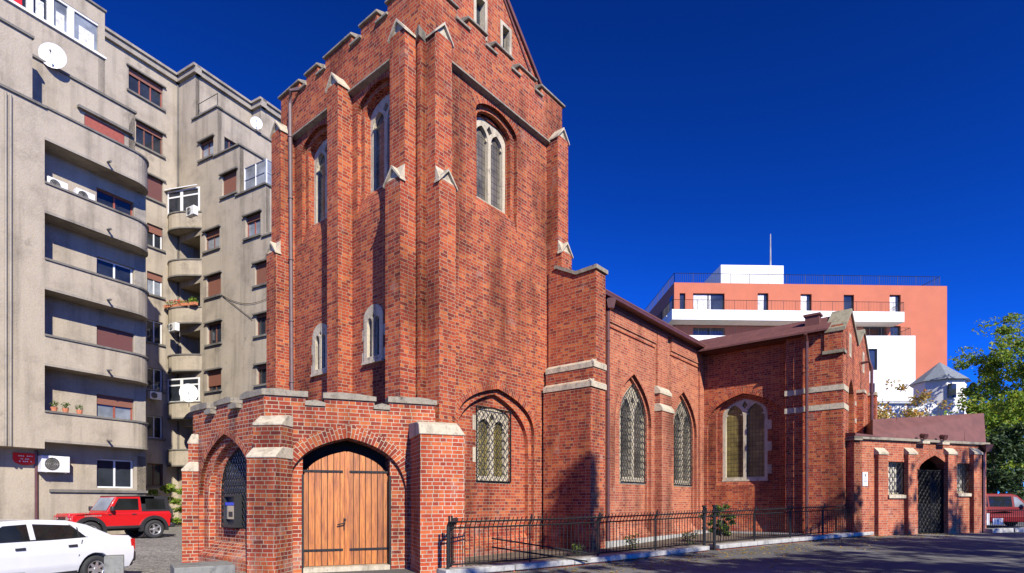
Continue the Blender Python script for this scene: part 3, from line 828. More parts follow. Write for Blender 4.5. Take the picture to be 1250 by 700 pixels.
# --- transept, south gables
g = lambda px: FS.a(px)
va = 0; ap1 = 1.35; vl = 2.95; ap2 = 4.4; en = 6.1
print('south gable px->a', [round(g(x), 2) for x in (1029.5, 1032, 1042.5, 1050, 1063.5)])
mb = MB()
gl = [(0, -.2), (0, 7.95), (0.25, 8.0), (ap1, 8.95), (vl, 7.95), (ap2, 8.85), (en, 7.5), (en, -.2)]
h1_ = arch(1.6, .62, 3.4, 5.4, 1.0); h2_ = arch(4.5, .55, 3.4, 5.2, .9)
sl1 = rect(1.25, 1.45, 7.3, 8.0); sl2 = rect(4.3, 4.5, 7.2, 7.9)
mb.slab(FS, gl, [h1_, h2_, sl1, sl2], 0, -.45)
mb.fbox(FS, 0, .02, 7, 8.2, .0, -.4)
mb.fbox(FS, 2.75, 3.2, -.2, 6.0, 0, .25); mb.fbox(FS, en - .5, en, -.2, 6.3, 0, .3)
mb.build('transept_wall', 'brick', church)
for s_ in (sl1, sl2):
    a0, a1 = s_[0][0], s_[2][0]
    m = MB(); m.slab(FS, rect(a0 - .1, a1 + .1, s_[0][1] - .1, s_[1][1] + .1), [rect(a0 + .03, a1 - .03, s_[0][1] + .03, s_[1][1] - .03)], .015, -.12)
    w_ = m.build('window', 'stone', church)
    m = MB(); m.face([FS.p(a0, s_[0][1], -.1), FS.p(a1, s_[0][1], -.1), FS.p(a1, s_[1][1], -.1), FS.p(a0, s_[1][1], -.1)]); m.build('glass', 'glass', w_)
for h_, c, hw_ in ((h1_, 1.6, .62), (h2_, 4.5, .55)):
    win(FS, arch(c, hw_ - .02, 3.42, 5.3, .95), -.28, zs=5.2, bw=.12, mu=.1, head=.8)
m = MB()
for z in (5.05, 5.75):
    m.fbox(FS, -.02, .9, z, z + .2, -.01, .025); m.fbox(FS, 2.35, 2.6, z - .3, z - .12, -.01, .025)
m.fbox(FS, 2.7, 3.25, 6.0, 6.12, -.01, .29); m.fbox(FS, en - .54, en + .04, 6.3, 6.44, -.01, .34); m.fbox(FS, .95, 2.3, 3.2, 3.38, -.1, .08)
m.build('band_stone', 'stone', church)
m = MB()
def gcop(m, q, d0, d1, t=.13):
    (a0, z0), (a1, z1) = q
    pr = [(a0, z0), (a1, z1), (a1, z1 + t), (a0, z0 + t)]
    m.hexa([FS.p(a, z, d0) for a, z in pr], [FS.p(a, z, d1) for a, z in pr])
gcop(m, ((-.1, 7.93), (ap1, 8.96)), .07, -.62); gcop(m, ((ap1, 8.96), (vl, 7.96)), .07, -.5)
gcop(m, ((vl, 7.96), (ap2, 8.86)), .07, -.5); gcop(m, ((ap2, 8.86), (en + .06, 7.5)), .07, -.5)
m.build('gable_coping', 'stone_lichen', church)
m = MB(); m.fbox(FS, -.06, .3, 7.2, 7.95, .0, -.62); m.build('kneeler', 'brick', church)
m = MB(); m.fbox(FS, -.12, .36, 7.12, 7.24, .06, -.68); m.build('kneeler_stone', 'stone_lichen', church)
# transept roofs (ridges run back from the gables)
m = MB()
LB = S1 + 3
for (e0, r0, e1) in ((-.3, ap1, vl), (vl, ap2, en)):
    for q in ([(e0, 7.93 if e0 == vl else 7.98), (r0, 8.86)], [(r0, 8.86), (e1, 7.85 if e1 == vl else 7.5)]):
        (a0, z0), (a1, z1) = q
        pr = [(a0, z0), (a1, z1), (a1, z1 + .07), (a0, z0 + .07)]
        m.hexa([FS.p(a, z, -.46) for a, z in pr], [FS.p(a, z, -LB) for a, z in pr])
# seams
for k in range(16):
    d = -.8 - k * .62
    m.hexa([FS.p(a, z, d) for a, z in ((-.3, 8.04), (ap1, 8.92), (ap1, 8.95), (-.3, 8.07))], [FS.p(a, z, d - .02) for a, z in ((-.3, 8.04), (ap1, 8.92), (ap1, 8.95), (-.3, 8.07))])
m.build('roof', 'maroon', church)
m = MB(); m.fbox(FS, .45, .8, 8.4, 8.82, -.9, -1.4); m.fbox(FS, .4, .86, 8.82, 8.9, -.85, -1.45); m.build('chimney', 'maroon', church)
m = MB(); m.fbox(FW, -.2, S1 - .25, TZ - .02, TZ + .1, .62, -.2) ; m.build('gutter', 'maroon_pipe', church)
a_ = FW.a(985, .75)
pipe([FW.p(a_, 7.95, .95), FW.p(a_, 7.7, .76), FW.p(a_, 0, .76)], .06)
pipe([FS.p(3.5, 7.35, .03), FS.p(3.55, 7.4, .35), FS.p(3.6, 7.1, .42), FS.p(3.6, 0, .42)], .06)

# --- vestry
GV = gz(V0.x, V0.y)
VE = FV.a(1204)
vtop = FV.z(1042.5, 536)
print('vestry', VE, vtop, FV.z(1204, 544), GV, 'base z', FV.z(1060, 659))
VT = 3.75 if abs(vtop - 3.75) < .15 else vtop
mb = MB()
vw = [(FV.a(1084.5), FV.a(1109), FV.z(1096, 604), FV.z(1096, 564)), (FV.a(1168.5), FV.a(1185), FV.z(1176, 602), FV.z(1176, 566))]
gd = (FV.a(1120.5), FV.a(1158)); gc, gh_ = (gd[0] + gd[1]) / 2, (gd[1] - gd[0]) / 2
gsp = FV.z(1140, 574); gap = FV.z(1135, 556)
gate_hole = arch(gc, gh_, -.3, gsp, gap - gsp, k1=.4, k2x=.45, k2z=.75)
gate_hole = [(a, max(z, -.3)) for a, z in gate_hole]
wl = rect(0, VE, -.31, VT)
mb.slab(FV, wl, [rect(*q) for q in vw] + [gate_hole], 0, -.4)
SV = Frame(V0, -VN, -VU)                 # west return wall of the vestry
mb.fbox(SV, .0, 1.1, -.3, VT, -.001, -.4)
vb = mb.build('vestry_wall', 'brick_pale', church)
m = MB(); ring(m, FV, arch_curve(gc, gh_, gsp, gap - gsp, k1=.4, k2x=.45, k2z=.75), .24, .05, -.01); m.build('arch_ring', 'brick_pale', church)
for (x0, x1) in ((1072.5, 1083.5), (1109, 1119), (1157.5, 1168), (1189, 1198.4)):
    dd = .16; a0, a1 = FV.a(x0, dd), FV.a(x1, dd)
    m = MB(); zt = FV.z((x0 + x1) / 2, 555, dd)
    m.fbox(FV, a0, a1, -.3, zt, -.01, dd)
    b_ = m.build('buttress', 'brick_pale', church)
    m = MB(); pr = [(-.01, zt), (dd + .04, zt), (dd + .04, zt + .07), (.0, zt + .27)]
    m.hexa([FV.p(a0 - .03, z, d) for d, z in pr], [FV.p(a1 + .03, z, d) for d, z in pr]); m.build('cap_stone', 'stone', b_)
for a0, a1, z0, z1 in vw:
    m = MB(); m.slab(FV, rect(a0 - .02, a1 + .02, z0 - .02, z1 + .02), [rect(a0 + .06, a1 - .06, z0 + .08, z1 - .06)], -.2, -.3)
    f = m.build('window', 'stone', church)
    m = MB(); m.face([FV.p(a0, z0, -.28), FV.p(a1, z0, -.28), FV.p(a1, z1, -.28), FV.p(a0, z1, -.28)]); m.build('glass', 'leaded_pale', f)
    m = MB(); lattice(m, FV, rect(a0 + .02, a1 - .02, z0 + .02, z1 - .02), -.05, pitch=.24, r=.010)
    k = a0
    while k < a1: m.tube([FV.p(k, z0, -.04), FV.p(k, z1 + .04, -.04)], .008, 4); k += .12
    m.build('grille', 'white_paint' if 0 else 'iron', f)
    m = MB(); pr = [(-.2, z0 - .02), (.08, z0 - .14), (.08, z0 - .02), (-.2, z0 + .02)]
    m.hexa([FV.p(a0 - .05, z, d) for d, z in pr], [FV.p(a1 + .05, z, d) for d, z in pr]); m.build('sill', 'stone', f)
m = MB()
m.fbox(FV, -.12, VE + .04, VT, VT + .1, .12, -.5)
m.fbox(SV, -.12, 1.3, VT - .05, VT + .08, .12, -.3)
m.build('gutter', 'stone_old', church)
m = MB()      # roof: pitched sheet metal
rd = -.75; al, ar = FV.a(1065.5, rd), FV.a(1201, rd); zl, zr_ = FV.z(1066, 517, rd), FV.z(1201, 509, rd)
fl, fr_ = FV.a(1065.5, -.1), FV.a(1203.5, -.1)
def rslab(f0, f1, t0, t1):
    L = lambda a, b, f: a + (b - a) * f
    q = lambda t: [FV.p(L(fl, fr_, f0), VT + t, -.1), FV.p(L(fl, fr_, f1), VT + t, -.1), FV.p(L(al, ar, f1), L(zl, zr_, f1) + t, rd), FV.p(L(al, ar, f0), L(zl, zr_, f0) + t, rd)]
    m.hexa(q(t0), q(t1))
rslab(0, 1, .1, .16)
m.hexa([FV.p(al, zl + .1, rd), FV.p(ar, zr_ + .1, rd), FV.p(ar + .5, VT + .3, -4.2), FV.p(al + 2.6, VT + .3, -4.2)],
       [FV.p(al, zl + .16, rd), FV.p(ar, zr_ + .16, rd), FV.p(ar + .5, VT + .36, -4.2), FV.p(al + 2.6, VT + .36, -4.2)])
m.face([FV.p(fr_, VT + .1, -.1), FV.p(ar, zr_ + .1, rd), FV.p(ar + .5, VT + .3, -4.2), FV.p(ar + .5, VT - .05, -4.2)])
m.face([FV.p(fl, VT + .1, -.1), FV.p(al, zl + .1, rd), FV.p(al + 2.6, VT + .3, -4.2), FV.p(al + 2.6, VT - .05, -4.2)])
for k in range(1, 5): rslab(k / 5, k / 5 + .006, .14, .20)
m.hexa([FV.p(-.1, VT + .1, .14), FV.p(1.2, VT + .1, .14), FV.p(1.2, VT + .1, -1.3), FV.p(-.1, VT + .1, -1.3)], [FV.p(-.1, VT + .2, .14), FV.p(1.2, VT + .14, .14), FV.p(1.2, VT + .4, -1.3), FV.p(-.1, VT + .4, -1.3)])
m.build('roof', 'maroon', church)
m = MB()      # east end and interior court wall beyond the gate
E_ = Frame(FV.p(VE, 0).xy, -VN, VU)
m.fbox(E_, .01, 4.2, -.3, VT, 0, -.35)
m.fbox(FV, .0, VE, -.3, VT, -4.0, -4.3)
m.build('vestry_wall', 'brick_pale', church)
m = MB(); m.fbox(FV, gc - 1.2, gc + 1.5, -.3, VT, -2.0, -2.1); m.build('gate_glow_wall', 'door', church)  # golden plank colour stands in for orange light seen through the gate
vq = FV.a(1200.5, .14)
pipe([FV.p(vq + .05, VT - .15, .25), FV.p(vq, VT - .35, .14), FV.p(vq, 0, .14)], .06, hopper=FV.p(vq + .06, VT - .12, .22))
# iron gate
for s in (-1, 1):
    m = MB(); x0, x1 = (gd[0] + .02, gc - .01) if s < 0 else (gc + .01, gd[1] - .02)
    outline(m, FV, rect(x0, x1, GV + .06, gsp - .02), -.12, .025)
    lattice(m, FV, rect(x0 + .02, x1 - .02, GV + .08, gsp - .04), -.12, pitch=.22, r=.018)
    m.fbox(FV, x0, x1, GV + .06, GV + (1.25 if s < 0 else gsp - GV - .35), -.14, -.16)
    k = x0
    while k < x1: m.tube([FV.p(k, GV + .06, -.1), FV.p(k, gsp, -.1)], .012, 4); k += .1
    m.build('gate_leaf', 'iron', church)

# --- porch
mb = MB(); tC = -1.837; tE = 1.93; PZ = 3.72
ph = arch(-.08, 1.33, -.2, 1.62, 1.42, k1=.72, k2z=.90, n=16)
dw0, dw1 = FP.a(369.5, -.13), FP.a(476, -.13)
dcx, dhw = (dw0 + dw1) / 2, (dw1 - dw0) / 2
mb.slab(FP, rect(tC, tE, -.2, PZ), [ph], 0, -.12)
inner = arch(-.08, 1.325, -.2, 1.62, 1.40, k1=.72, k2z=.90, n=16)
cl = [(min(max(a, dw0), dw1), z) for a, z in inner]
def clip_arch(poly, x0, x1):
    out = []
    for i in range(len(poly)):
        a, b = poly[i], poly[(i + 1) % len(poly)]
        if x0 <= a[0] <= x1: out.append(a)
        hits = []
        for X in (x0, x1):
            if (a[0] - X) * (b[0] - X) < 0:
                f = (X - a[0]) / (b[0] - a[0]); hits.append((f, X, a[1] + f * (b[1] - a[1])))
        out += [(h[1], h[2]) for h in sorted(hits)]
    return out
top = [p for p in inner if p[1] > -.1]
ca = clip_arch(inner, dw0, dw1)
mb.slab(FP, rect(tC, tE, -.2, PZ), [ca], -.12, -.5)
PM = ((tC, FP.a(373.6)), (FP.a(396), FP.a(457)), (FP.a(475), FP.a(531)))
for a0, a1 in PM: mb.fbox(FP, a0, a1, PZ, 3.9, -.001, -.35)
# side face
QL = 3.75
qh = arch(1.95, 1.42, .25, 1.75, 1.45, k1=.6, k2x=.45, k2z=.86)
qh2 = arch(1.88, 1.22, .35, 1.75, 1.28, k1=.6, k2x=.45, k2z=.86)
qz = FQ.z(285, 645, -.35)
qh3 = arch(1.82, 1.0, qz, 1.8, 1.1, k1=.6, k2x=.45, k2z=.86)
mb.slab(FQ, rect(0, QL, -.2, PZ), [qh], 0, -.12); mb.slab(FQ, rect(0, QL, -.2, PZ), [qh2], -.12, -.28); mb.slab(FQ, rect(0, QL, -.2, PZ), [qh3], -.28, -.48)
mb.face([FQ.p(.5, .25, 0), FQ.p(3.4, .25, 0), FQ.p(3.4, .6, -.28), FQ.p(.5, .6, -.28)])
QM = ((0, FQ.a(296)), (FQ.a(283), FQ.a(264)), (FQ.a(254), QL))
for a0, a1 in QM: mb.fbox(FQ, a0, a1, PZ, 3.9, -.001, -.35)
C1 = FQ.p(QL, 0).xy
F6 = Frame(C1, Vector((.191, .982)), Vector((-.982, .191)))
mb.fbox(F6, 0.01, 2.2, -.2, 3.9, 0, -.4)
mb.build('porch_wall', 'brick_porch', church)
one_ring(FP, arch_curve(-.08, 1.33, 1.62, 1.42, k1=.72, k2z=.90, n=20), .29, .006, -.1, 'brick_porch')
one_ring(FQ, arch_curve(1.95, 1.42, 1.75, 1.45, k1=.6, k2x=.45, k2z=.86), .16, .006, -.1, 'brick_porch')
m = MB()
m.face([(FP.p(tC, 3.6, -.3)), FP.p(tE + .6, 3.6, -.3), FL.p(2.0, 3.6, .0), FL.p(6.5, 3.6, .0), F6.p(1.5, 3.6, -.3), FQ.p(QL, 3.6, -.3)])
m.face([(FP.p(tC, 3.7, -.3)), FP.p(tE + .6, 3.7, -.3), FL.p(2.0, 3.7, .0), FL.p(6.5, 3.7, .0), F6.p(1.5, 3.7, -.3), FQ.p(QL, 3.7, -.3)])
m.build('porch_roof', 'maroon', church)
def lowcop(F, a0, a1, z, th=.155, proud=.05, d1=-.42, mat='stone_old'):
    m = MB(); n = max(2, int((a1 - a0) / .3)); random.seed(int(a0 * 100) + 5)
    top = []; 
    for i in range(n + 1): top.append((a0 + (a1 - a0) * i / n, z + th - random.random() ** 2 * .04 - (.02 if i in (0, n) else 0)))
    poly = [(a0, z), *top, (a1, z)]
    m.slab(F, poly, [], proud, d1); return m.build('coping_stone', mat, church)
for i, (a0, a1) in enumerate(PM):
    lowcop(FP, a0 - (.04 if i == 0 else .03), a1 + .04, 3.9)
    if i + 1 < len(PM): lowcop(FP, a1 - .02, PM[i + 1][0] + .02, PZ + .002, .14, .04)
for i, (a0, a1) in enumerate(QM):
    lowcop(FQ, a0 + (.03 if i == 0 else -.04), a1 + .04, 3.9)
    if i + 1 < len(QM): lowcop(FQ, a1 + .05, QM[i + 1][0] - .05, PZ + .002, .14, .12)
# porch buttresses
dn = (-(-A) * 0 + (-A) + PN).normalized(); du = Vector((-dn.y, dn.x))
FD = Frame(C0, du, dn)
def wedge_butt(F, a0, a1, stages, back=-.2, brick='brick_porch', stone='stone'):
    m = MB(); z0 = -.25; sts = []
    for i, (zt, d) in enumerate(stages):
        m.fbox(F, a0, a1, z0, zt, back, d); nd = stages[i + 1][1] if i + 1 < len(stages) else .0; z0 = zt
        pr = [(back, zt), (d + .02, zt), (d + .02, zt + .05), (nd - .02, zt + .25), (back, zt + .25)]
        s = MB(); s.hexa([F.p(a0 - .015, z, dd) for dd, z in pr], [F.p(a1 + .015, z, dd) for dd, z in pr]); sts.append(s)
    b = m.build('buttress', brick, church)
    for s in sts: s.build('cap_stone', stone, b, bevel=.015, weld=True)
du_s = 1 if du.x > 0 else -1
if du_s < 0: FD = Frame(C0, -du, dn)
wedge_butt(FD, -.10, .55, [(2.5, .46), (3.2, .24)])
nE = ang(-0) ; nE = Vector((-.94, -.342)); uE = Vector((.342, -.94))
FE = Frame(C1, uE, nE)
wedge_butt(FE, -.3, .28, [(2.35, .2), (3.05, .06)])
p0_, p1_ = FP.a(513, 1.13), FP.a(567, 1.13)
m = MB(); m.fbox(FP, p0_, p1_, -.25, 3.06, -.25, 1.13)
b_ = m.build('buttress', 'brick_new', church)
m = MB(); pr = [(-.3, 3.06), (1.16, 3.06), (1.12, 3.28), (.95, 3.36), (-.3, 3.46)]
m.hexa([FP.p(p0_ - .03, z, d) for d, z in pr], [FP.p(p1_ + (.03 if z < 3.1 else -.13), z, d) for d, z in pr]); m.build('cap_stone', 'stone', b_, bevel=.02, weld=True)
# doors
dd = -.34
da = arch(dcx, dhw + .02, .1, 1.95, FP.z(423, 551, dd) - 1.95, k1=.62, k2x=.5, k2z=.88, n=16)
def zat(a):
    t = [p for p in da if p[1] > .2]; t = sorted(t)
    for p, q in zip(t, t[1:]):
        if p[0] <= a <= q[0] and q[0] > p[0]: return p[1] + (q[1] - p[1]) * (a - p[0]) / (q[0] - p[0])
    return t[0][1] if a < t[0][0] else t[-1][1]
mid = (dcx)
for s in (-1, 1):
    x0, x1 = (dcx - dhw - .01, dcx - .012) if s < 0 else (dcx + .012, dcx + dhw + .01)
    m = MB(); n = 7
    for i in range(n):
        a0 = x0 + (x1 - x0) * i / n + .008; a1 = x0 + (x1 - x0) * (i + 1) / n - .008
        mx = (a0 + a1) / 2; off = random.uniform(-.004, .004)
        pl = [(a0, .12), (a0, zat(a0)), (mx, zat(mx)), (a1, zat(a1)), (a1, .12)]
        m.slab(FP, pl, [], dd + off, dd - .05)
    pl = [(x0, .12), (x0, zat(x0) - .02), ((x0 + x1) / 2, zat((x0 + x1) / 2) - .02), (x1, zat(x1) - .02), (x1, .12)]
    leaf = m.build('door_leaf', 'door', church, weld=True)
    m = MB(); m.slab(FP, pl, [], dd - .035, dd - .06); m.build('backing', 'dark', leaf)
    for z in (FP.z(423, 576, dd), FP.z(423, 671, dd)):
        m = MB(); m.fbox(FP, (x0 + .03) if s < 0 else (x0 + .05), (x1 - .07) if s < 0 else (x1 - .03), z - .026, z + .026, dd + .005, dd + .018)
        for k in range(8):
            aa = x0 + .1 + (x1 - x0 - .22) * k / 7; c = FP.p(aa, z, dd + .024); m.box(c, (.022, .022, .022), rz=.4)
        m.build('hinge_strap', 'iron', leaf)
    if s < 0:
        m = MB(); ha = x1 - .03; hz = FP.z(418, 640, dd)
        m.fbox(FP, ha - .03, ha + .03, hz - .14, hz + .14, dd + .005, dd + .02)
        m.tube([FP.p(ha, hz + .03, dd + .01), FP.p(ha, hz + .03, dd + .08), FP.p(ha - .17, hz - .01, dd + .08)], .016, 6)
        m.tube([FP.p(ha, hz + .1, dd + .015), FP.p(ha, hz + .1, dd + .06)], .03, 8)
        m.build('handle', 'iron', leaf)
m = MB(); m.fbox(FP, dcx - .045, dcx + .045, .12, zat(dcx) - .02, dd - .01, dd + .045); m.build('meeting_rail', 'door', church)
m = MB(); m.fbox(FP, dw0 + .01, dw1 - .01, -.2, .11, -.05, -.6); m.build('door_step', 'stone', church)
m = MB(); m.fbox(FP, dw0, dw1, .1, 3.4, -.9, -.95); m.build('shade_panel', 'dark', church)  # near-black panel stands in for the shade above the doors
m = MB()
for x in (dw0, dw1): m.fbox(FP, x - .02, x + .025, 0, 2.2, -.1, -.36)
m.build('door_frame', 'iron', church)
# porch side grille
m = MB(); lattice(m, FQ, qh3, -.32, pitch=.13, r=.012, wave=.016); outline(m, FQ, qh3, -.32, .02); gq = m.build('grille', 'iron', church)
m = MB(); m.face([FQ.p(.7, qz, -.37), FQ.p(3.0, qz, -.37), FQ.p(3.0, 3.1, -.37), FQ.p(.7, 3.1, -.37)]); m.build('glass', 'leaded_pale', gq)
# ------------------------------------------------------------ apartment building on the left
A2 = ang(29.5); N2 = Vector((A2.y, -A2.x))
FA = Frame((-17.65, 25.9), A2, N2)
G0 = Vector((-22.5, 38.5))
FB = Frame(G0, -A2, N2)
FG = Frame(G0, N2, -A2)
apt = thing('apartment_building', (-20, 30, 0), 'grey rendered apartment block of the 1930s with rounded balconies, terraces and brown shutters', 'building')
EXT = 14.0
LV = [5.3 + 3.12 * k for k in range(5)]         # parapet tops of the balconies

def aptwin(F, a0, a1, z0, z1, d=-.16, frame='white_paint', shut=0.0, panes=2, glass='glass', sill=True, shmat='shutter', hood=False, lintel=None, curtain=False):
    m = MB(); fw = .07
    pw = (a1 - a0 - fw) / panes
    holes = [rect(a0 + fw + i * pw, a0 + (i + 1) * pw, z0 + fw, z1 - fw) for i in range(panes)]
    m.slab(F, rect(a0 + .005, a1 - .005, z0 + .005, z1 - .005), holes, d, d - .07)
    w_ = m.build('window', frame, apt)
    m = MB(); m.face([F.p(a0, z0, d - .04), F.p(a1, z0, d - .04), F.p(a1, z1, d - .04), F.p(a0, z1, d - .04)]); m.build('pane', glass, w_)
    if shut > 0:
        m = MB(); m.fbox(F, a0 + .02, a1 - .02, z1 - (z1 - z0) * shut, z1 - .01, d + .05, d + .015); m.build('shutter', shmat, w_)
    if sill:
        m = MB(); m.fbox(F, a0 - .12, a1 + .12, z0 - .12, z0 - .002, .12, -.1); m.build('sill', 'stucco_trim', w_)
    if hood:
        m = MB(); m.fbox(F, a0 - .15, a1 + .15, z1 + .0, z1 + .09, .14, -.1); m.build('hood', 'stucco_trim', w_)
    return w_

# F1: the wing with the long balconies -------------------------------------------
EL = FA.a(54.5); ER = FA.a(178, -.95); LE = -16.0
BD = -.95
top1 = 17.65
mb = MB()
holes = []
# back wall of the balconies with windows
wx = (FA.a(118, BD), FA.a(163.5, BD))
bz = {}
wins1 = []
for k in range(5):
    zt = LV[k]
    if k < 4: wins1.append((wx[0], wx[1], zt - .55, zt + 1.15))
wins1.append((wx[0], wx[1], FA.z(140, 596, BD), FA.z(140, 561, BD)))
mb.slab(FA, rect(LE, ER, -.4, top1), [rect(*q) for q in wins1], BD, BD - .4)
# flush wall left of the balconies, from the first floor up
zb1 = FA.z(40, 547)
mb.fbox(FA, LE, EL, zb1, top1, 0, BD + .01)
mb.fbox(Frame(FA.p(ER, 0, BD).xy, -N2, A2), .0, EXT, -.4, top1, 0, -.4)
mb.build('wall', 'stucco', apt)
# balcony parapets with the rounded end
def balcony(zt, hgt=1.12, th=.16, cover=True, name='balcony'):
    zb = zt - hgt
    r = 1.0; a1 = ER - .02
    path = [(EL, 0)]
    cx, cy = a1 - r, -r
    for i in range(0, 9):
        t = R(90 - i * 11.25); path.append((cx + r * math.cos(t), cy + r * math.sin(t)))
    path.append((a1, BD))
    m = MB()
    def off(e):
        out = [(EL, -e)]
        for i in range(0, 9):
            t = R(90 - i * 11.25); out.append((cx + (r - e) * math.cos(t), cy + (r - e) * math.sin(t)))
        out.append((a1 - e, BD)); return out
    o_, i_ = off(0), off(th)
    for k in range(len(o_) - 1):
        q = [o_[k], o_[k + 1], i_[k + 1], i_[k]]
        m.hexa([FA.p(a, zb - .05, d) for a, d in q], [FA.p(a, zt - .06, d) for a, d in q])
    b = m.build('balcony', 'stucco', apt)
    m = MB(); o2, i2 = off(-.06), off(th + .04)
    for k in range(len(o2) - 1):
        q = [o2[k], o2[k + 1], i2[k + 1], i2[k]]
        m.hexa([FA.p(a, zt - .06, d) for a, d in q], [FA.p(a, zt + .02, d) for a, d in q])
    m.build('coping', 'stucco_trim', b)
    m = MB(); q = [(EL, BD)] + off(.03)[:-1] + [(a1 - .03, BD)]
    flr = off(.02); poly = [(EL, BD)] + flr
    m.face([FA.p(a, zb - .05, d) for a, d in poly]); m.face([FA.p(a, zb + .12, d) for a, d in poly][::-1])
    m.build('floor_slab', 'stucco', b)
    m = MB(); o2 = off(-.025)
    for k in range(len(o2) - 1):
        q = [o2[k], o2[k + 1], i_[k + 1], i_[k]]
        m.hexa([FA.p(a, zb - .07, d) for a, d in q], [FA.p(a, zb + .03, d) for a, d in q])
    m.build('edge_moulding', 'cornice', b)
    # drain spout
    c = FA.p((EL + ER) / 2 + .1, zb + .2, 0); m = MB(); m.tube([c, c + Vector((N2.x, N2.y, -.15)) * .3], .05, 6); m.build('spout', 'stucco_trim', b)
    return b
for k in range(5): balcony(LV[k] if k < 4 else 17.75, hgt=1.2 if k < 4 else 1.3)
styles = [('red_wood', .25, 'glass_light', 'shutter'), ('brown_wood', 1.0, 'glass', 'shutter_red'), ('white_paint', 0, 'glass', 'shutter'), ('red_wood', 0, 'glass', 'shutter')]
for q, stl in zip(wins1[:4], styles):
    aptwin(FA, *q, d=BD - .14, frame=stl[0], shut=stl[1], glass=stl[2], shmat=stl[3], sill=False)
aptwin(FA, *wins1[4], d=BD - .12, frame='white_plastic', sill=False)
m = MB(); m.fbox(FA, FA.a(60, BD), ER + .05, wins1[4][2] - .22, wins1[4][2] - .1, BD + .1, BD); m.build('ledge', 'stucco_trim', apt)
m = MB(); m.fbox(FA, ER - .5, ER - .02, zb1, top1, BD + .02, BD - .01); m.build('pilaster', 'cornice', apt)
# set-back storeys above
SB = -2.0
mb = MB(); t5 = 20.75
rw = (FA.a(103, SB), FA.a(152, SB), FA.z(130, 168, SB) - .3, FA.z(152, 163, SB) + .1)
rw = (rw[0], rw[1], 18.0, 19.5)
mb.slab(FA, rect(LE, FA.a(165, SB), top1 - .3, t5), [rect(*rw)], SB, SB - .3)
mb.fbox(FA, LE, FA.a(165, SB), t5 - 1.3, t5, SB - .001, SB - .3)
bl = FA.a(39.5, -.9)
mb.fbox(FA, LE, bl, top1, 20.8, -.9, SB + .01)
S6 = -4.0
ge = FA.a(128, S6)
g0z, g1z = FA.z(100, 53, S6), FA.z(100, 25, S6)
mb.fbox(FA, LE, ge, t5 - .5, 23.9, S6, S6 - .3)
mb.fbox(FA, LE, ge, 25.5, 26.3, S6 - .001, S6 - .3)
mb.fbox(Frame(FA.p(FA.a(165, SB), 0, SB).xy, -N2, A2), 0, 9, top1, t5, -.001, -.3)
mb.fbox(Frame(FA.p(ge, 0, S6).xy, -N2, A2), 0, 7, t5 - .3, 26.3, -.001, -.3)
m_ = MB()
m_.face([FA.p(a, top1 - .05, d) for a, d in ((LE, 0), (EL, 0), (ER - .3, -.3), (ER, BD), (ER, -9.9), (LE, -9.9))])
m_.face([FA.p(a, t5 - .9, d) for a, d in ((LE, SB), (FA.a(165, SB), SB), (FA.a(165, SB), -9.9), (LE, -9.9))])
m_.build('terrace_floor', 'stucco_trim', apt)
mb.build('wall', 'stucco', apt)
aptwin(FA, *rw, d=SB - .05, frame='red_wood', shut=.6, sill=False, shmat='red_wood')
m = MB(); m.fbox(FA, rw[0] - .3, rw[1] + .3, rw[3] + .05, rw[3] + .17, SB + .2, SB); m.build('hood', 'stucco_trim', apt)
for F, a0, a1, z, d in ((FA, LE, FA.a(165, SB) + .05, t5, SB), (FA, LE, EL + .05, top1, 0), (FA, LE, bl + .05, 20.8, -.9), (FA, LE, ge + .05, 26.3, S6)):
    m = MB(); m.fbox(F, a0, a1, z, z + .1, d + .08, d - .34); m.build('coping', 'stucco_trim', apt)
m = MB(); m.fbox(FA, LE, ge + .03, 23.9, 24.0, S6 + .1, S6 - .3); m.build('coping', 'white_paint', apt)
# glazed-in veranda
xs = [FA.a(x, S6) for x in (7, 33, 41, 58, 66, 83, 91, 122, 128)]
m = MB()
hol = [rect(xs[i], xs[i + 1], 24.1, 25.4) for i in (1 - 1, 2, 4, 6)]
m.slab(FA, rect(xs[0] - 2.5, ge, 24.0, 25.5), hol, S6 - .02, S6 - .12)
vg = m.build('window', 'white_plastic', apt)
for i, (a0, a1) in enumerate(((xs[0], xs[1]), (xs[2], xs[3]), (xs[4], xs[5]), (xs[6], xs[7]))):
    m = MB(); m.face([FA.p(a0, 24.05, S6 - .1), FA.p(a1, 24.05, S6 - .1), FA.p(a1, 25.45, S6 - .1), FA.p(a0, 25.45, S6 - .1)]); m.build('pane', 'glass' if i < 2 else 'glass_light', vg)
    m = MB(); c = (a0 + a1) / 2; w_ = (a1 - a0) * .3
    m.fbox(FA, c - w_, c + w_, 24.15, 24.9, S6 - .09, S6 - .095); m.build('curtain', 'curtain' if i else 'red_sign', vg)
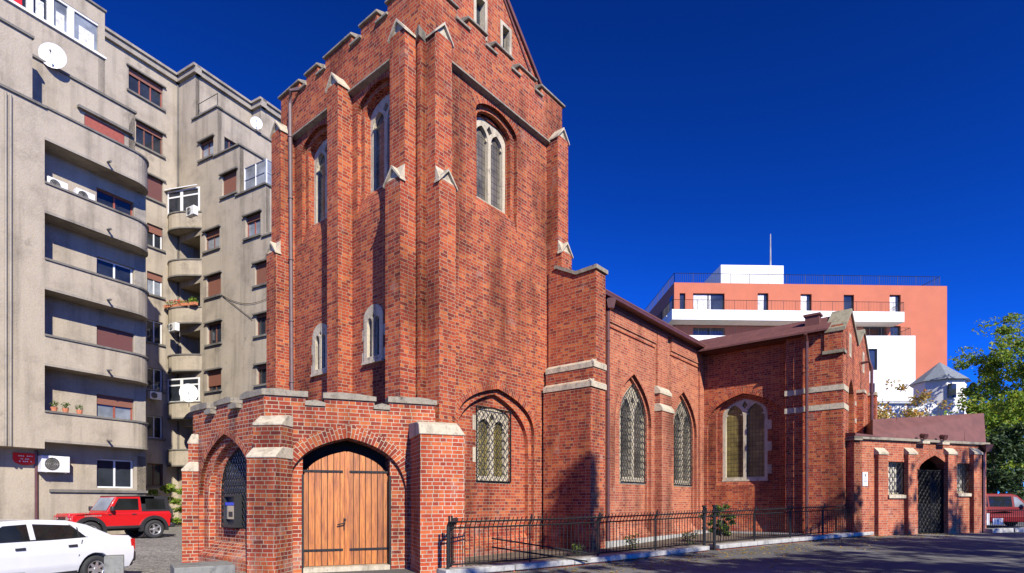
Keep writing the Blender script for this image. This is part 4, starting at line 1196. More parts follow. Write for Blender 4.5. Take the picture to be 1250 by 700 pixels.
# F2: recessed wing --------------------------------------------------------------
zr = 30.1
mb = MB(); rows = []
for k in range(9):
    z0 = 15.05 - 3.1 * 4 + 3.1 * k + .05 - .1
    rows.append(z0)
cols = (FB.a(199), FB.a(179.5))
hl = []
for k, z0 in enumerate(rows):
    a0, a1 = cols
    if k == 7: a1 = FB.a(166)
    if k == 8: a1 = FB.a(157)
    if z0 + 1.5 < zr: hl.append((a0, a1, z0, z0 + 1.45))
print('F2 rows', rows, 'cols', cols)
mb.slab(FB, rect(-.3, 16, -.4, zr), [rect(*q) for q in hl], 0, -.35)
mb.build('wall', 'stucco', apt)
for k, q in enumerate(hl):
    sh = [0, 0, 0, .0, .3, .35, 1.0, .2, .25][k]
    aptwin(FB, *q, frame='white_paint' if k in (1, 2, 3, 4, 5) else 'brown_wood' if k != 8 else 'red_wood', shut=sh, panes=2 if k < 7 else 3, shmat='shutter' if k != 6 else 'shutter_red', hood=(k >= 6), glass='glass_light' if k in (4,) else 'glass')
# G: stepped wing facing the street ----------------------------------------------
SG = [(1.9, 30.1), (4.24, 26.7), (6.46, 23.6), (8.94, 20.5), (13.5, 17.4)]
mb = MB()
GH = []          # windows on the long side
ROW = lambda k: 17.6 - 3.1 * (4 - k)       # sill heights
def gr(px0, px1, y0, y1):
    a0, a1 = FG.a(px0), FG.a(px1); return (a0, a1, FG.z((px0 + px1) / 2, y1), FG.z((px0 + px1) / 2, y0))
GH = [(gr(250, 268, 281, 305), 'brown_wood', .3, 'glass_light'), (gr(252, 269.5, 336, 362), 'brown_wood', 1, 'glass'), (gr(252.5, 270, 394, 420), 'brown_wood', .0, 'glass'),
      (gr(252.5, 270, 452, 477), 'brown_wood', .75, 'glass'), (gr(271, 289, 211, 238), 'brown_wood', 1, 'glass'), (gr(244, 260.5, 171, 193), 'brown_wood', .12, 'glass_light'),
      (gr(299.5, 318, 262, 289), 'red_wood', .25, 'glass_light'), (gr(311, 331.5, 320, 347), 'brown_wood', 1, 'glass'), (gr(312, 331.5, 383, 409), 'brown_wood', .12, 'glass'), (gr(313, 332, 445, 469), 'brown_wood', .2, 'glass'),
      (gr(252, 270, 511, 536), 'brown_wood', .5, 'glass'), (gr(313, 332, 508, 534), 'brown_wood', .0, 'glass')]
# loggia openings beside the inner corner
lo = (.22, 2.45)
par = [FG.z(225, y, .8) for y in (269, 333, 368 + 0, 424, 482, 541)]
LP = [17.75, 14.65, 11.55, 8.45, 5.35, 20.8][:5]
LG = [FG.z(225, y, .9) for y in (270, 332, 366, 424.5, 482)]
print('loggia parapets', LG, [round(q[0][2], 2) for q in GH])
LG = [19.3 - 3.1 * i for i in range(0, 6)]
LG = [FG.z(225, 253, .9) - 3.1 * i for i in range(6)]
logs = [rect(lo[0], lo[1], z - 1.0, z + 1.62) for z in LG if z > 3]
hs_ = [rect(*q[0]) for q in GH]
poly = [(-.0, -.4), (0, zr)]
prev = 0
for i, (s_, z) in enumerate(SG):
    poly += [(prev, z), (s_, z)] if i else [(s_, z)]
    prev = s_
poly += [(SG[-1][0], -.4)]
mb.slab(FG, poly, logs + hs_, 0, -.3)
# fronts of the steps (parallel to A2, facing the street on the right)
for i, (s_, z) in enumerate(SG):
    zlow = -.4 if i == 4 else SG[i + 1][1] - .4
    Fk = Frame(FG.p(s_, 0).xy, A2, N2)
    if i == 0:
        mb.fbox(Fk, .02, 4.2, zlow, z, 0, -.3); Fj = Frame(Fk.p(4.2, 0).xy, A2, N2)
        mb.fbox(Fk, 4.2, 14, zlow, z, 1.0, -.3)
    elif i == 1:
        cw = rect(.5, 1.35, FG.z(280, 178), FG.z(280, 178) + 1.25)
        mb.slab(Fk, rect(.02, 14, zlow, z), [cw], 0, -.3)
    else: mb.fbox(Fk, .02, 14, zlow, z, 0, -.3)
mb.build('wall', 'stucco', apt)
Fk1 = Frame(FG.p(SG[1][0], 0).xy, A2, N2)
aptwin(Fk1, .5, 1.35, FG.z(280, 178), FG.z(280, 178) + 1.25, d=-.12, frame='brown_wood')
m = MB()
for i, (s_, z) in enumerate(SG):
    if i: 
        s0 = SG[i - 1][0]
        m.face([FG.p(a, z - .8, d) for a, d in ((s0, -.2), (s_, -.2), (s_, -14), (s0, -14))])
m.build('terrace_floor', 'stucco_trim', apt)
for q, fr, sh, gl_ in GH: aptwin(FG, *q, frame=fr, shut=sh, glass=gl_, hood=True, shmat='shutter')
# cornice and terrace copings
def cornice(F, a0, a1, z, d=0, big=True):
    m = MB(); 
    m.fbox(F, a0, a1, z - .0, z + .16, d + .24, d - .3); m.fbox(F, a0, a1, z - .3, z, d + .12, d - .3); m.fbox(F, a0, a1, z - .42, z - .3, d + .2, d - .3)
    return m.build('cornice', 'cornice', apt)
cornice(FB, -.3, 16, zr); cornice(FG, -.0, SG[0][0] + .24, zr)
Fk0 = Frame(FG.p(SG[0][0], 0).xy, A2, N2); cornice(Fk0, .0, 4.2, zr); cornice(Fk0, 4.2, 14, zr, 1.0)
cornice(Frame(Fk0.p(4.2, 0).xy, N2, -A2), .1, 1.24, zr)
for i, (s_, z) in enumerate(SG[1:]):
    m = MB(); s0 = SG[i][0]
    m.fbox(FG, s0 - .3, s_ + .1, z, z + .1, .1, -.34); m.build('coping', 'stucco_trim', apt); m = MB(); Fk = Frame(FG.p(s_, 0).xy, A2, N2); m.fbox(Fk, .0, 14, z + .001, z + .101, .1, -.34)
    m.build('coping', 'stucco_trim', apt)
m = MB(); m.fbox(FB, -.35, 16, -.4, zr + .1, -10, -10.3); m.build('wall', 'stucco', apt)
# rounded balconies in the corner
for i, z in enumerate([q for q in LG if q > 3]):
    m = MB(); hgt = 1.05
    qa, qb = FB.p(FB.a(205), 0).xy, FG.p(2.62, 0).xy
    ch = (qb - qa); cl_ = ch.length; cu = ch.normalized(); cn = Vector((cu.y, -cu.x))
    def off(e):
        return [G0] + [qa + cu * (cl_ * k / 8) + cn * (.38 * math.sin(math.pi * (k / 8) ** .7) - e) for k in range(9)]
    class W: 
        def p(s, q, z, _=0): return Vector((q.x, q.y, z))
    W = W()
    po, pi = off(0)[1:], off(.14)[1:]
    for k in range(len(po) - 1):
        q = [po[k], po[k + 1], pi[k + 1], pi[k]]
        m.hexa([W.p(a, z - hgt) for a in q], [W.p(a, z - .05) for a in q])
    b = m.build('balcony', 'stucco', apt)
    m = MB(); p2, p3 = off(-.05)[1:], off(.18)[1:]
    for k in range(len(po) - 1):
        q = [p2[k], p2[k + 1], p3[k + 1], p3[k]]
        m.hexa([W.p(a, z - .05) for a in q], [W.p(a, z + .03) for a in q])
        q = [p2[k], p2[k + 1], pi[k + 1], pi[k]]
        m.hexa([W.p(a, z - hgt - .05) for a in q], [W.p(a, z - hgt + .04) for a in q])
    m.build('coping', 'stucco_trim', b)
    m = MB(); pp = off(.02); m.face([W.p(a, z - hgt) for a in pp]); m.face([W.p(a, z - hgt + .1) for a in pp][::-1])
    # loggia box behind
    m.fbox(FG, lo[0] - .1, lo[1] + .1, z - hgt, z + 1.8, -2.7, -2.8)
    m.fbox(FG, lo[0] - .1, lo[0], z - hgt, z + 1.8, -.3, -2.7); m.fbox(FG, lo[1], lo[1] + .1, z - hgt, z + 1.8, -.3, -2.7)
    m.fbox(FG, lo[0], lo[1], z - hgt - .02, z - hgt + .08, -.3, -2.7); m.fbox(FG, lo[0], lo[1], z + 1.63, z + 1.7, -.3, -2.7)
    m.build('loggia', 'stucco', b)
    if i in (0, 4):      # glazed in
        zt = z + 1.6; FC = Frame(qa + cn * .05, cu, cn); m = MB(); e_ = cl_ - .08
        m.slab(FC, rect(.08, e_, z + .03, zt), [rect(.16, e_ * .42, z + .12, zt - .5), rect(e_ * .5, e_ - .1, z + .12, zt - .5), rect(.16, e_ * .42, zt - .4, zt - .1), rect(e_ * .5, e_ - .1, zt - .4, zt - .1)], .06, .0)
        f = m.build('window', 'white_plastic', b)
        m = MB(); m.face([FC.p(.1, z + .05, .03), FC.p(e_, z + .05, .03), FC.p(e_, zt - .05, .03), FC.p(.1, zt - .05, .03)]); m.build('pane', 'glass', f)
        if i == 0:
            m = MB(); m.hexa([FC.p(0, zt, .25), FC.p(e_, zt, .25), W.p(G0, zt + .5), W.p(G0 + Vector((.01, 0)), zt + .5)], [FC.p(0, zt + .06, .25), FC.p(e_, zt + .06, .25), W.p(G0, zt + .56), W.p(G0 + Vector((.01, 0)), zt + .56)]); m.build('canopy', 'white_plastic', f)
    else:
        m = MB(); m.slab(FG, rect(.5, 2.2, z - .9, z + 1.1), [rect(.6, 1.3, z - .8, z + 1.0), rect(1.4, 2.1, z - .8, z + 1.0)], -2.6, -2.66); f = m.build('window', 'white_paint', b)
        m = MB(); m.face([FG.p(.5, z - .9, -2.64), FG.p(2.2, z - .9, -2.64), FG.p(2.2, z + 1.1, -2.64), FG.p(.5, z + 1.1, -2.64)]); m.build('pane', 'glass', f)
# glass enclosure on the upper terrace
Fk3 = Frame(FG.p(SG[3][0], 0).xy, A2, N2)
m = MB(); z = SG[3][1] + .1; s0 = SG[2][0] + .4; s1 = SG[3][0]
for a in (s0, (s0 + s1) / 2, s1 - .03): m.tube([FG.p(a, z, -.1), FG.p(a, z + 1.5, -.1)], .035, 4)
for zz in (z, z + .75, z + 1.5): m.tube([FG.p(s0, zz, -.1), FG.p(s1 - .03, zz, -.1)], .03, 4); m.tube([Fk3.p(0.1, zz, -.06), Fk3.p(4, zz, -.06)], .03, 4)
for k in range(1, 5): m.tube([Fk3.p(k, z, -.06), Fk3.p(k, z + 1.5, -.06)], .03, 4)
enc = m.build('glass_enclosure', 'white_paint', apt)
m = MB(); m.face([FG.p(s0, z, -.12), FG.p(s1, z, -.12), FG.p(s1, z + 1.5, -.12), FG.p(s0, z + 1.5, -.12)]); m.face([Fk3.p(0, z, -.08), Fk3.p(4, z, -.08), Fk3.p(4, z + 1.5, -.08), Fk3.p(0, z + 1.5, -.08)]); m.build('pane', 'glass_light', enc)
m = MB(); m.tube([FA.p(FA.a(44.5, BD + .06), 0, BD + .06), FA.p(FA.a(44.5, BD + .06), zb1, BD + .06)], .06, 8); m.build('drainpipe', 'maroon_pipe', apt)
m = MB(); 
for px in (6.5, 12.5): m.tube([FA.p(FA.a(px), zb1, .04), FA.p(FA.a(px), 17.5, .04)], .05, 6)
m.build('drainpipe', 'cornice', apt)
m = MB(); a_ = FG.a(218 + 2, .05); m.tube([FG.p(.06, 3, .06), FG.p(.06, 29.6, .06)], .05, 6); m.build('drainpipe', 'stucco_trim', apt)
m = MB(); c0 = FG.p(FG.a(239, .05), SG[1][1] + .1, 0)      # thin rail on the top terrace
m.tube([FG.p(SG[0][0] + .2, SG[1][1] + .1, -.1), FG.p(SG[0][0] + .2, SG[1][1] + 1.0, -.1), FG.p(SG[1][0] - .1, SG[1][1] + 1.0, -.1), FG.p(SG[1][0] - .1, SG[1][1] + .1, -.1)], .025, 4)
m.build('rail', 'iron', apt)

# things hung on the building ----------------------------------------------------
def ac_unit(label, F, px, py, d, rz=None, group='air conditioners on the apartment block', s=1.0, z=None):
    a = F.a(px, d); zz = F.z(px, py, d) if z is None else z
    p = F.p(a, zz, d)
    t = thing('air_conditioner', p, label, 'air conditioner', group, rz=math.atan2(F.n.y, F.n.x) + R(90))
    w_, h_, dp = .8 * s, .55 * s, .3 * s
    m = MB(); m.box(Vector((0, 0, h_ / 2)), (w_, dp, h_)); c = m.build('casing', 'white_plastic', t, local=True, weld=True, bevel=.02)
    m = MB(); n = 16; cx = -w_ * .14
    for rr in (.06, .11, .16, .21):
        m.tube([Vector((cx + rr * s * math.cos(2 * math.pi * k / n), -dp / 2 - .012, h_ / 2 + rr * s * math.sin(2 * math.pi * k / n))) for k in range(n + 1)], .008, 4, cap=False)
    m.tube([Vector((cx - .22 * s, -dp / 2 - .012, h_ / 2)), Vector((cx + .22 * s, -dp / 2 - .012, h_ / 2))], .008, 4)
    m.build('fan_grille', 'concrete', t, local=True)
    m = MB(); m.face([Vector((cx + .22 * s * math.cos(2 * math.pi * k / n), -dp / 2 - .004, h_ / 2 + .22 * s * math.sin(2 * math.pi * k / n))) for k in range(n)]); m.build('fan_opening', 'dark', t, local=True)
    m = MB()
    for sx_ in (-1, 1): m.tube([Vector((sx_ * w_ * .35, -dp / 2, -.02)), Vector((sx_ * w_ * .35, dp * .75, -.02)), Vector((sx_ * w_ * .35, dp * .75, -.3))], .015, 4)
    m.build('bracket', 'concrete', t, local=True)
    return t
ac_unit('white air conditioner on the ground floor wall, left of the white window', FA, 66, 577, BD + .3, s=1.25)
ac_unit('white air conditioner leftmost on the upper balcony parapet', FA, 69, 231, -.32, z=LV[3] - .1, s=.9)
ac_unit('white air conditioner on the upper balcony parapet beside the blue window', FA, 103, 245, -.32, z=LV[3] - .1, s=.9)
ac_unit('white air conditioner hanging from the highest corner balcony', FG, 234.5, 264, 1.2, s=1.0)
ac_unit('white air conditioner high in the corner loggia above the flower boxes row', FG, 212.5, 405, 1.0, s=.95)
ac_unit('grey shaded air conditioner on the dark recessed wall beside the curved balcony', FB, 189, 488, .35, s=.9)
def dish(label, F, px, py, d, r, group='satellite dishes on the apartment block'):
    p = F.p(F.a(px, d), F.z(px, py, d), d)
    t = thing('satellite_dish', p, label, 'satellite dish', group, rz=R(28))
    m = MB(); n = 20; rings = []
    for k in range(5):
        rr = r * k / 4; yy = .35 * (rr / r) ** 2 * r * .6
        rings.append([Vector((rr * math.cos(2 * math.pi * j / n), -yy, rr * 1.1 * math.sin(2 * math.pi * j / n))) for j in range(n)])
    for a_, b_ in zip(rings, rings[1:]):
        for j in range(n): m.face([a_[j], a_[(j + 1) % n], b_[(j + 1) % n], b_[j]])
    m.build('reflector', 'white_plastic', t, local=True, smooth=True, weld=True)
    m = MB(); m.tube([Vector((0, -.1, -r)), Vector((0, -r * 1.1, -r * .2))], .015, 5); m.box(Vector((0, -r * 1.1, -r * .15)), (.07, .12, .07)); m.build('receiver_arm', 'concrete', t, local=True)
    m = MB(); m.tube([Vector((0, .02, 0)), Vector((0, .3, -.1)), Vector((0, .3, -r - .3))], .025, 6); m.build('mount', 'concrete', t, local=True)
dish('large white oval dish on the terrace below the glazed veranda', FA, 65, 70, SB + .15, .5)
dish('white dish in front of the low white corner window by the porch', FG, 230.5, 480, 1.5, .52)
dish('small white dish on the upper stepped terrace', Fk1, 313, 151, .15, .38)
# flower boxes on one balcony
fb = thing('flower_box', FG.p(.9, LG[2] + .03, .9) if 0 else FG.p(1.0, LG[2], .85), 'terracotta boxes of red and green flowers on the corner balcony', 'flower box')
zf = FG.z(225, 369, .95)
near = min(LG, key=lambda z: abs(z - zf)); fb.location.z = near
m = MB()
for k in range(4):
    c2 = qa + cu * (cl_ * (k + .5) / 4) + cn * .32; m.box(Vector((c2.x, c2.y, near + .12)), (.5, .2, .18), rz=math.atan2(cu.y, cu.x))
fm = qa + cu * cl_ / 2 + cn * .3
m.build('planter', 'terracotta', fb)
def leafblob(m, c, rx, ry, rz_, n, s, rnd):
    for _ in range(n):
        v = Vector((rnd.gauss(0, 1), rnd.gauss(0, 1), rnd.gauss(0, 1))); v.normalize(); v *= rnd.random() ** .4
        p = Vector(c) + Vector((v.x * rx, v.y * ry, v.z * rz_))
        leafq(m, p, s * rnd.uniform(.6, 1.3), rnd)
def leafq(m, p, s, rnd):
    d = Vector((rnd.gauss(0, 1), rnd.gauss(0, 1), rnd.gauss(0, .7))).normalized(); e = d.cross(Vector((rnd.gauss(0, 1), rnd.gauss(0, 1), rnd.gauss(0, 1)))).normalized()
    n_ = d.cross(e) * s * .15
    m.face([p - d * s * .5, p + e * s * .28 + n_, p + d * s * .5, p - e * s * .28 + n_])
rnd = random.Random(3)
m = MB(); leafblob(m, (fm.x, fm.y, near + .3), 1.1, .2, .14, 160, .12, rnd); leafblob(m, (fm.x + .8, fm.y, near + .42), .35, .2, .25, 110, .14, rnd); m.build('foliage', 'leaf_lit', fb)
m = MB(); leafblob(m, (fm.x - .25, fm.y - .1, near + .36), .8, .15, .12, 70, .1, rnd); m.build('flowers', 'red_sign', fb)
# pots on the lowest long balcony
for i, (px_, lab) in enumerate(((66, 'terracotta pot with a small green plant at the left end of the lowest long balcony'), (80, 'second terracotta pot from the left on the lowest long balcony'), (97, 'terracotta pot nearest the window on the lowest long balcony'))):
    c = FA.p(FA.a(px_, -.07), LV[0] + .02, -.07); tp = thing('flower_pot', c, lab, 'flower pot', 'pots on the lowest long balcony')
    m = MB(); m.tube([c, c + Vector((0, 0, .18))], [.09, .13], 10); m.build('pot', 'terracotta', tp)
    m = MB(); leafblob(m, c + Vector((0, 0, .3)), .16, .16, .15, 50, .09, rnd); m.build('foliage', 'leaf', tp)
# red enamel sign
p = FA.p(FA.a(31, BD + .04), FA.z(31, 560, BD + .04), BD + .04)
m = MB(); w2 = .42; pts = [(-w2, .22), (w2, .22), (w2, -.05)] + [(w2 * math.cos(t), -.05 - .22 * math.sin(t)) for t in [R(15 * k) for k in range(1, 12)]] + [(-w2, -.05)]
Fs = Frame(p.xy, FA.u, FA.n)
m.slab(Fs, [(a, p.z + z) for a, z in pts], [], .03, 0)
sg = m.build('wall_sign', 'red_sign'); tag(sg, 'red enamel sign with a rounded bottom on the ground floor wall', 'sign')
for k, (wd, zz) in enumerate(((.5, .1), (.34, -.02), (.44, -.12))):
    mm = MB(); n = 7
    for j in range(n):
        if (j + k) % 4 != 3: mm.fbox(Fs, -wd / 2 + wd * j / n, -wd / 2 + wd * (j + .7) / n, p.z + zz - .02, p.z + zz + .02, .032, .036)
    mm.build('lettering', 'white_paint', sg)
# overhead cables
for k, (y0, y1, px1) in enumerate(((443, 456, 205), (449, 466, 205), (600, 612, 120))):
    a0 = FA.p(FA.a(-60, 1.5), FA.z(0, y0, 1.5), 1.5); a1 = FB.p(FB.a(px1, .2), FB.z(px1, y1 + 10, .2), .2)
    pts = [a0.lerp(a1, t / 16) - Vector((0, 0, .5 * math.sin(math.pi * t / 16))) for t in range(17)]
    m = MB(); m.tube(pts, .014, 4); c = m.build('overhead_cable', 'iron'); tag(c, ['upper black cable sagging in front of the apartment block', 'lower of the two black cables at second floor height in front of the block', 'black cable low across the ground floor wall'][k], 'cable', 'cables in front of the apartment block')
m = MB(); a0 = FG.p(FG.a(270, .05), FG.z(270, 360, .05), .05); a1 = FG.p(FG.a(332, .05), FG.z(332, 362, .05), .05)
m.tube([a0.lerp(a1, t / 10) - Vector((0, 0, .5 * math.sin(math.pi * t / 10))) for t in range(11)], .015, 4)
a1 = FG.p(FG.a(308, .05), FG.z(308, 390, .05), .05); m.tube([a0.lerp(a1, t / 6) for t in range(7)], .015, 4)
c = m.build('wall_cable', 'iron'); tag(c, 'thin black cable looping across the stepped wing wall between the shutters', 'cable')
# ------------------------------------------------------------ orange apartment building behind
OU = ang(88.0); ON = Vector((OU.y, -OU.x))
OD = 60.0
OC = Vector(((823 - 625) / FPX * OD, OD))
FO = Frame(OC, OU, ON)
ora = thing('modern_building', (OC.x, OC.y, 0), 'orange rendered modern apartment building with white balcony bands and a white roof house', 'building')
oz = FO.z(823, 345); oe = FO.a(1156)
SO = Frame(OC, -ON, -OU)       # left flank
m = MB()
wl = []
for x0, x1, y0, y1 in ((829.7, 836.6, 358, 378), (846, 884.5, 358, 378), (925, 938, 358, 378), (977.4, 990.8, 359, 378), (1029.9, 1042.5, 360, 380), (1086, 1099.5, 360, 380)):
    z1 = FO.z(x0, y0); wl.append((FO.a(x0), FO.a(x1), z1 - 2.0, z1))
for x0, x1, y0 in ((1086.8, 1099.5, 398),): z1 = FO.z(x0, y0); wl.append((FO.a(x0), FO.a(x1), z1 - 2.0, z1))
z1 = FO.z(850, 393 + 1) - .3
wl.append((FO.a(846), FO.a(885), z1 - 2.2, z1 - .2))
rec = rect(FO.a(1054), FO.a(1083), FO.z(1070, 412), FO.z(1070, 397))
m.slab(FO, rect(0, oe, 0, oz), [rect(*q) for q in wl] + [rec], 0, -.4)
ow = m.build('wall', 'orange_render', ora)
m = MB(); m.fbox(FO, rec[0][0], rec[2][0], rec[0][1], rec[1][1], -1.5, -1.6); m.build('wall', 'orange_render', ora)
m = MB(); m.fbox(SO, .01, 18, 0, oz, -.001, -.4); m.build('wall', 'orange_render', ora)
m = MB(); m.face([FO.p(a, oz - .02, d) for a, d in ((0, 0), (oe, 0), (oe, -18), (0, -18))]); m.build('roof', 'paving', ora)
m = MB(); m.fbox(Frame(FO.p(oe, 0).xy, -ON, OU), 0.01, 18, 0, oz, 0, -.4); m.build('wall', 'orange_render', ora)
for i, q in enumerate(wl):
    a0, a1, z0, z1 = q
    m = MB(); n = 2 if a1 - a0 > 2 else 1
    hl_ = [rect(a0 + .06 + (a1 - a0) * k / n, a0 + (a1 - a0) * (k + 1) / n - .06, z0 + .06, z1 - .06) for k in range(n)]
    m.slab(FO, rect(*q), hl_, -.2, -.26); f = m.build('window', 'iron', ora)
    m = MB(); m.face([FO.p(a0, z0, -.24), FO.p(a1, z0, -.24), FO.p(a1, z1, -.24), FO.p(a0, z1, -.24)]); m.build('pane', 'glass', f)
    if i in (1, 2, 3, 5):
        m = MB(); m.fbox(FO, a0 + .12, a0 + .12 + (a1 - a0) * .55, z0 + .1, z1 - .1, -.235, -.238); m.build('curtain', 'curtain', f)
m = MB(); m.fbox(SO, .5, 1.6, wl[0][2], wl[0][3], .005, -.2); m.build('window', 'glass', ora)
def balc(x0, x1, yt, yb, proj, side=True):
    a0, a1 = FO.a(x0, proj), FO.a(x1, proj); z1, z0 = FO.z(900, yt, proj), FO.z(900, yb, proj)
    m = MB(); m.fbox(FO, a0, a1, z0, z1, proj, 0)
    if side: m.fbox(FO, a0, 0 - .001, z0 + .001, z1 - .001, -.2, -9)
    b = m.build('balcony', 'white_render', ora)
    m = MB(); r = .02
    def rail(p, q):
        p, q = Vector(p), Vector(q); L = (q - p).length; n = max(1, int(L / .16))
        for z in (1.0,): m.tube([p + Vector((0, 0, z)), q + Vector((0, 0, z))], .025, 4)
        for k in range(n + 1):
            c = p.lerp(q, k / n); m.tube([c, c + Vector((0, 0, 1.0))], .011 if k % 8 else .03, 3)
    zz = z1
    rail(FO.p(a0 + .05, zz, proj - .05), FO.p(a1 - .05, zz, proj - .05)); rail(FO.p(a0 + .05, zz, proj - .05), FO.p(a0 + .05, zz, -9)); rail(FO.p(a1 - .05, zz, proj - .05), FO.p(a1 - .05, zz, 0))
    m.build('railing', 'iron', b)
balc(820.4, 1104, 378.5, 391, 1.7)
balc(822, 1112, 410, 420, 1.5)
m = MB()
def rail2(m, p, q, h=1.1):
    p, q = Vector(p), Vector(q); L = (q - p).length; n = max(1, int(L / .2))
    m.tube([p + Vector((0, 0, h)), q + Vector((0, 0, h))], .03, 4)
    for k in range(n + 1):
        c = p.lerp(q, k / n); m.tube([c, c + Vector((0, 0, h))], .013 if k % 10 else .035, 3)
rail2(m, FO.p(.1, oz, -.3), FO.p(FO.a(1147, -.3), oz, -.3)); rail2(m, FO.p(.1, oz, -.3), FO.p(.1, oz, -16)); rail2(m, FO.p(FO.a(1147, -.3), oz, -.3), FO.p(FO.a(1147, -.3), oz, -12))
m.build('roof_railing', 'iron', ora)
m = MB(); r0, r1 = FO.a(880, -1.5), FO.a(956.5, -1.5); m.fbox(FO, r0, r1, oz, FO.z(920, 324, -1.5), -1.5, -9); m.build('roof_house', 'white_render', ora)
m = MB(); m.tube([FO.p(FO.a(940.5, -3), FO.z(940, 326, -3), -3), FO.p(FO.a(940.5, -3), FO.z(940, 286, -3), -3)], [.09, .05], 6); m.build('mast', 'concrete', ora)

# white block in front of it
WD = 56.0
FWb = Frame((0, WD), (1, 0), (0, -1))
wb = thing('white_building', ((1085 - 625) / FPX * WD, WD, 0), 'plain white rendered block in front of the orange building', 'building')
m = MB(); a0, a1, zt = FWb.a(1030), FWb.a(1117.5), FWb.z(1085, 410)
ww = [rect(FWb.a(x0), FWb.a(x1), FWb.z(x0, y1), FWb.z(x0, y0)) for x0, x1, y0, y1 in ((1060, 1071, 426, 452), (1057, 1068, 468, 492))]
m.slab(FWb, rect(a0, a1, 0, zt), ww, 0, -3.2); m.build('wall', 'white_render', wb)
for r_ in ww:
    m = MB(); m.slab(FWb, r_, [rect(r_[0][0] + .1, r_[2][0] - .1, r_[0][1] + .1, r_[1][1] - .1)], -.15, -.22); f = m.build('window', 'iron', wb)
    m = MB(); m.face([FWb.p(r_[0][0], r_[0][1], -.2), FWb.p(r_[2][0], r_[0][1], -.2), FWb.p(r_[2][0], r_[1][1], -.2), FWb.p(r_[0][0], r_[1][1], -.2)]); m.build('pane', 'glass', f)
# turret house
TD = 46.0
FTd = Frame((0, TD), (1, 0), (0, -1))
th = thing('turret_house', ((1148 - 625) / FPX * TD, TD, 0), 'white house with a grey slate cone roof on a polygonal turret', 'house')
tc_ = Vector(((1147 - 625) / FPX * (TD + 1.8), TD + 1.8)); tr = 1.85; ez = FTd.z(1147, 462); az = FTd.z(1144, 441)
m = MB(); n = 8
rg = lambda r, z, ph=R(22.5): [Vector((tc_.x + r * math.cos(ph + 2 * math.pi * k / n), tc_.y + r * math.sin(ph + 2 * math.pi * k / n), z)) for k in range(n)]
m.hexa(rg(tr, 3), rg(tr, ez)); m.build('turret_wall', 'white_render', th)
m = MB(); b_ = rg(tr + .35, ez - .05); t_ = Vector((tc_.x, tc_.y, az + .35))
for k in range(n): m.face([b_[k], b_[(k + 1) % n], t_])
m.face(b_[::-1]); m.build('turret_roof', 'slate', th)
m = MB(); m.fbox(FTd, FTd.a(1157), FTd.a(1166), FTd.z(1160, 486), FTd.z(1160, 469), .12, .0); m.build('window', 'glass', th)
m = MB(); m.fbox(FTd, FTd.a(1060), FTd.a(1181), 0, FTd.z(1100, 491), -.5, -5); m.build('wall', 'white_render', th)
m = MB(); zz = FTd.z(1100, 491); m.hexa([FTd.p(FTd.a(1058), zz, -.2), FTd.p(FTd.a(1131), zz, -.2), FTd.p(FTd.a(1131), zz + .5, -3), FTd.p(FTd.a(1058), zz + .5, -3)], [FTd.p(FTd.a(1058), zz + .08, -.2), FTd.p(FTd.a(1131), zz + .08, -.2), FTd.p(FTd.a(1131), zz + .58, -3), FTd.p(FTd.a(1058), zz + .58, -3)]); m.build('roof', 'slate', th)
m = MB(); m.tube([FTd.p(FTd.a(1186), 5, 1), FTd.p(FTd.a(1186), FTd.z(1186, 498, 1), 1)], .07, 5); m.tube([FTd.p(FTd.a(1181), FTd.z(1181, 500, 1), 1), FTd.p(FTd.a(1187), FTd.z(1186, 500, 1), 1)], .05, 5)
m.build('flue', 'concrete', th)

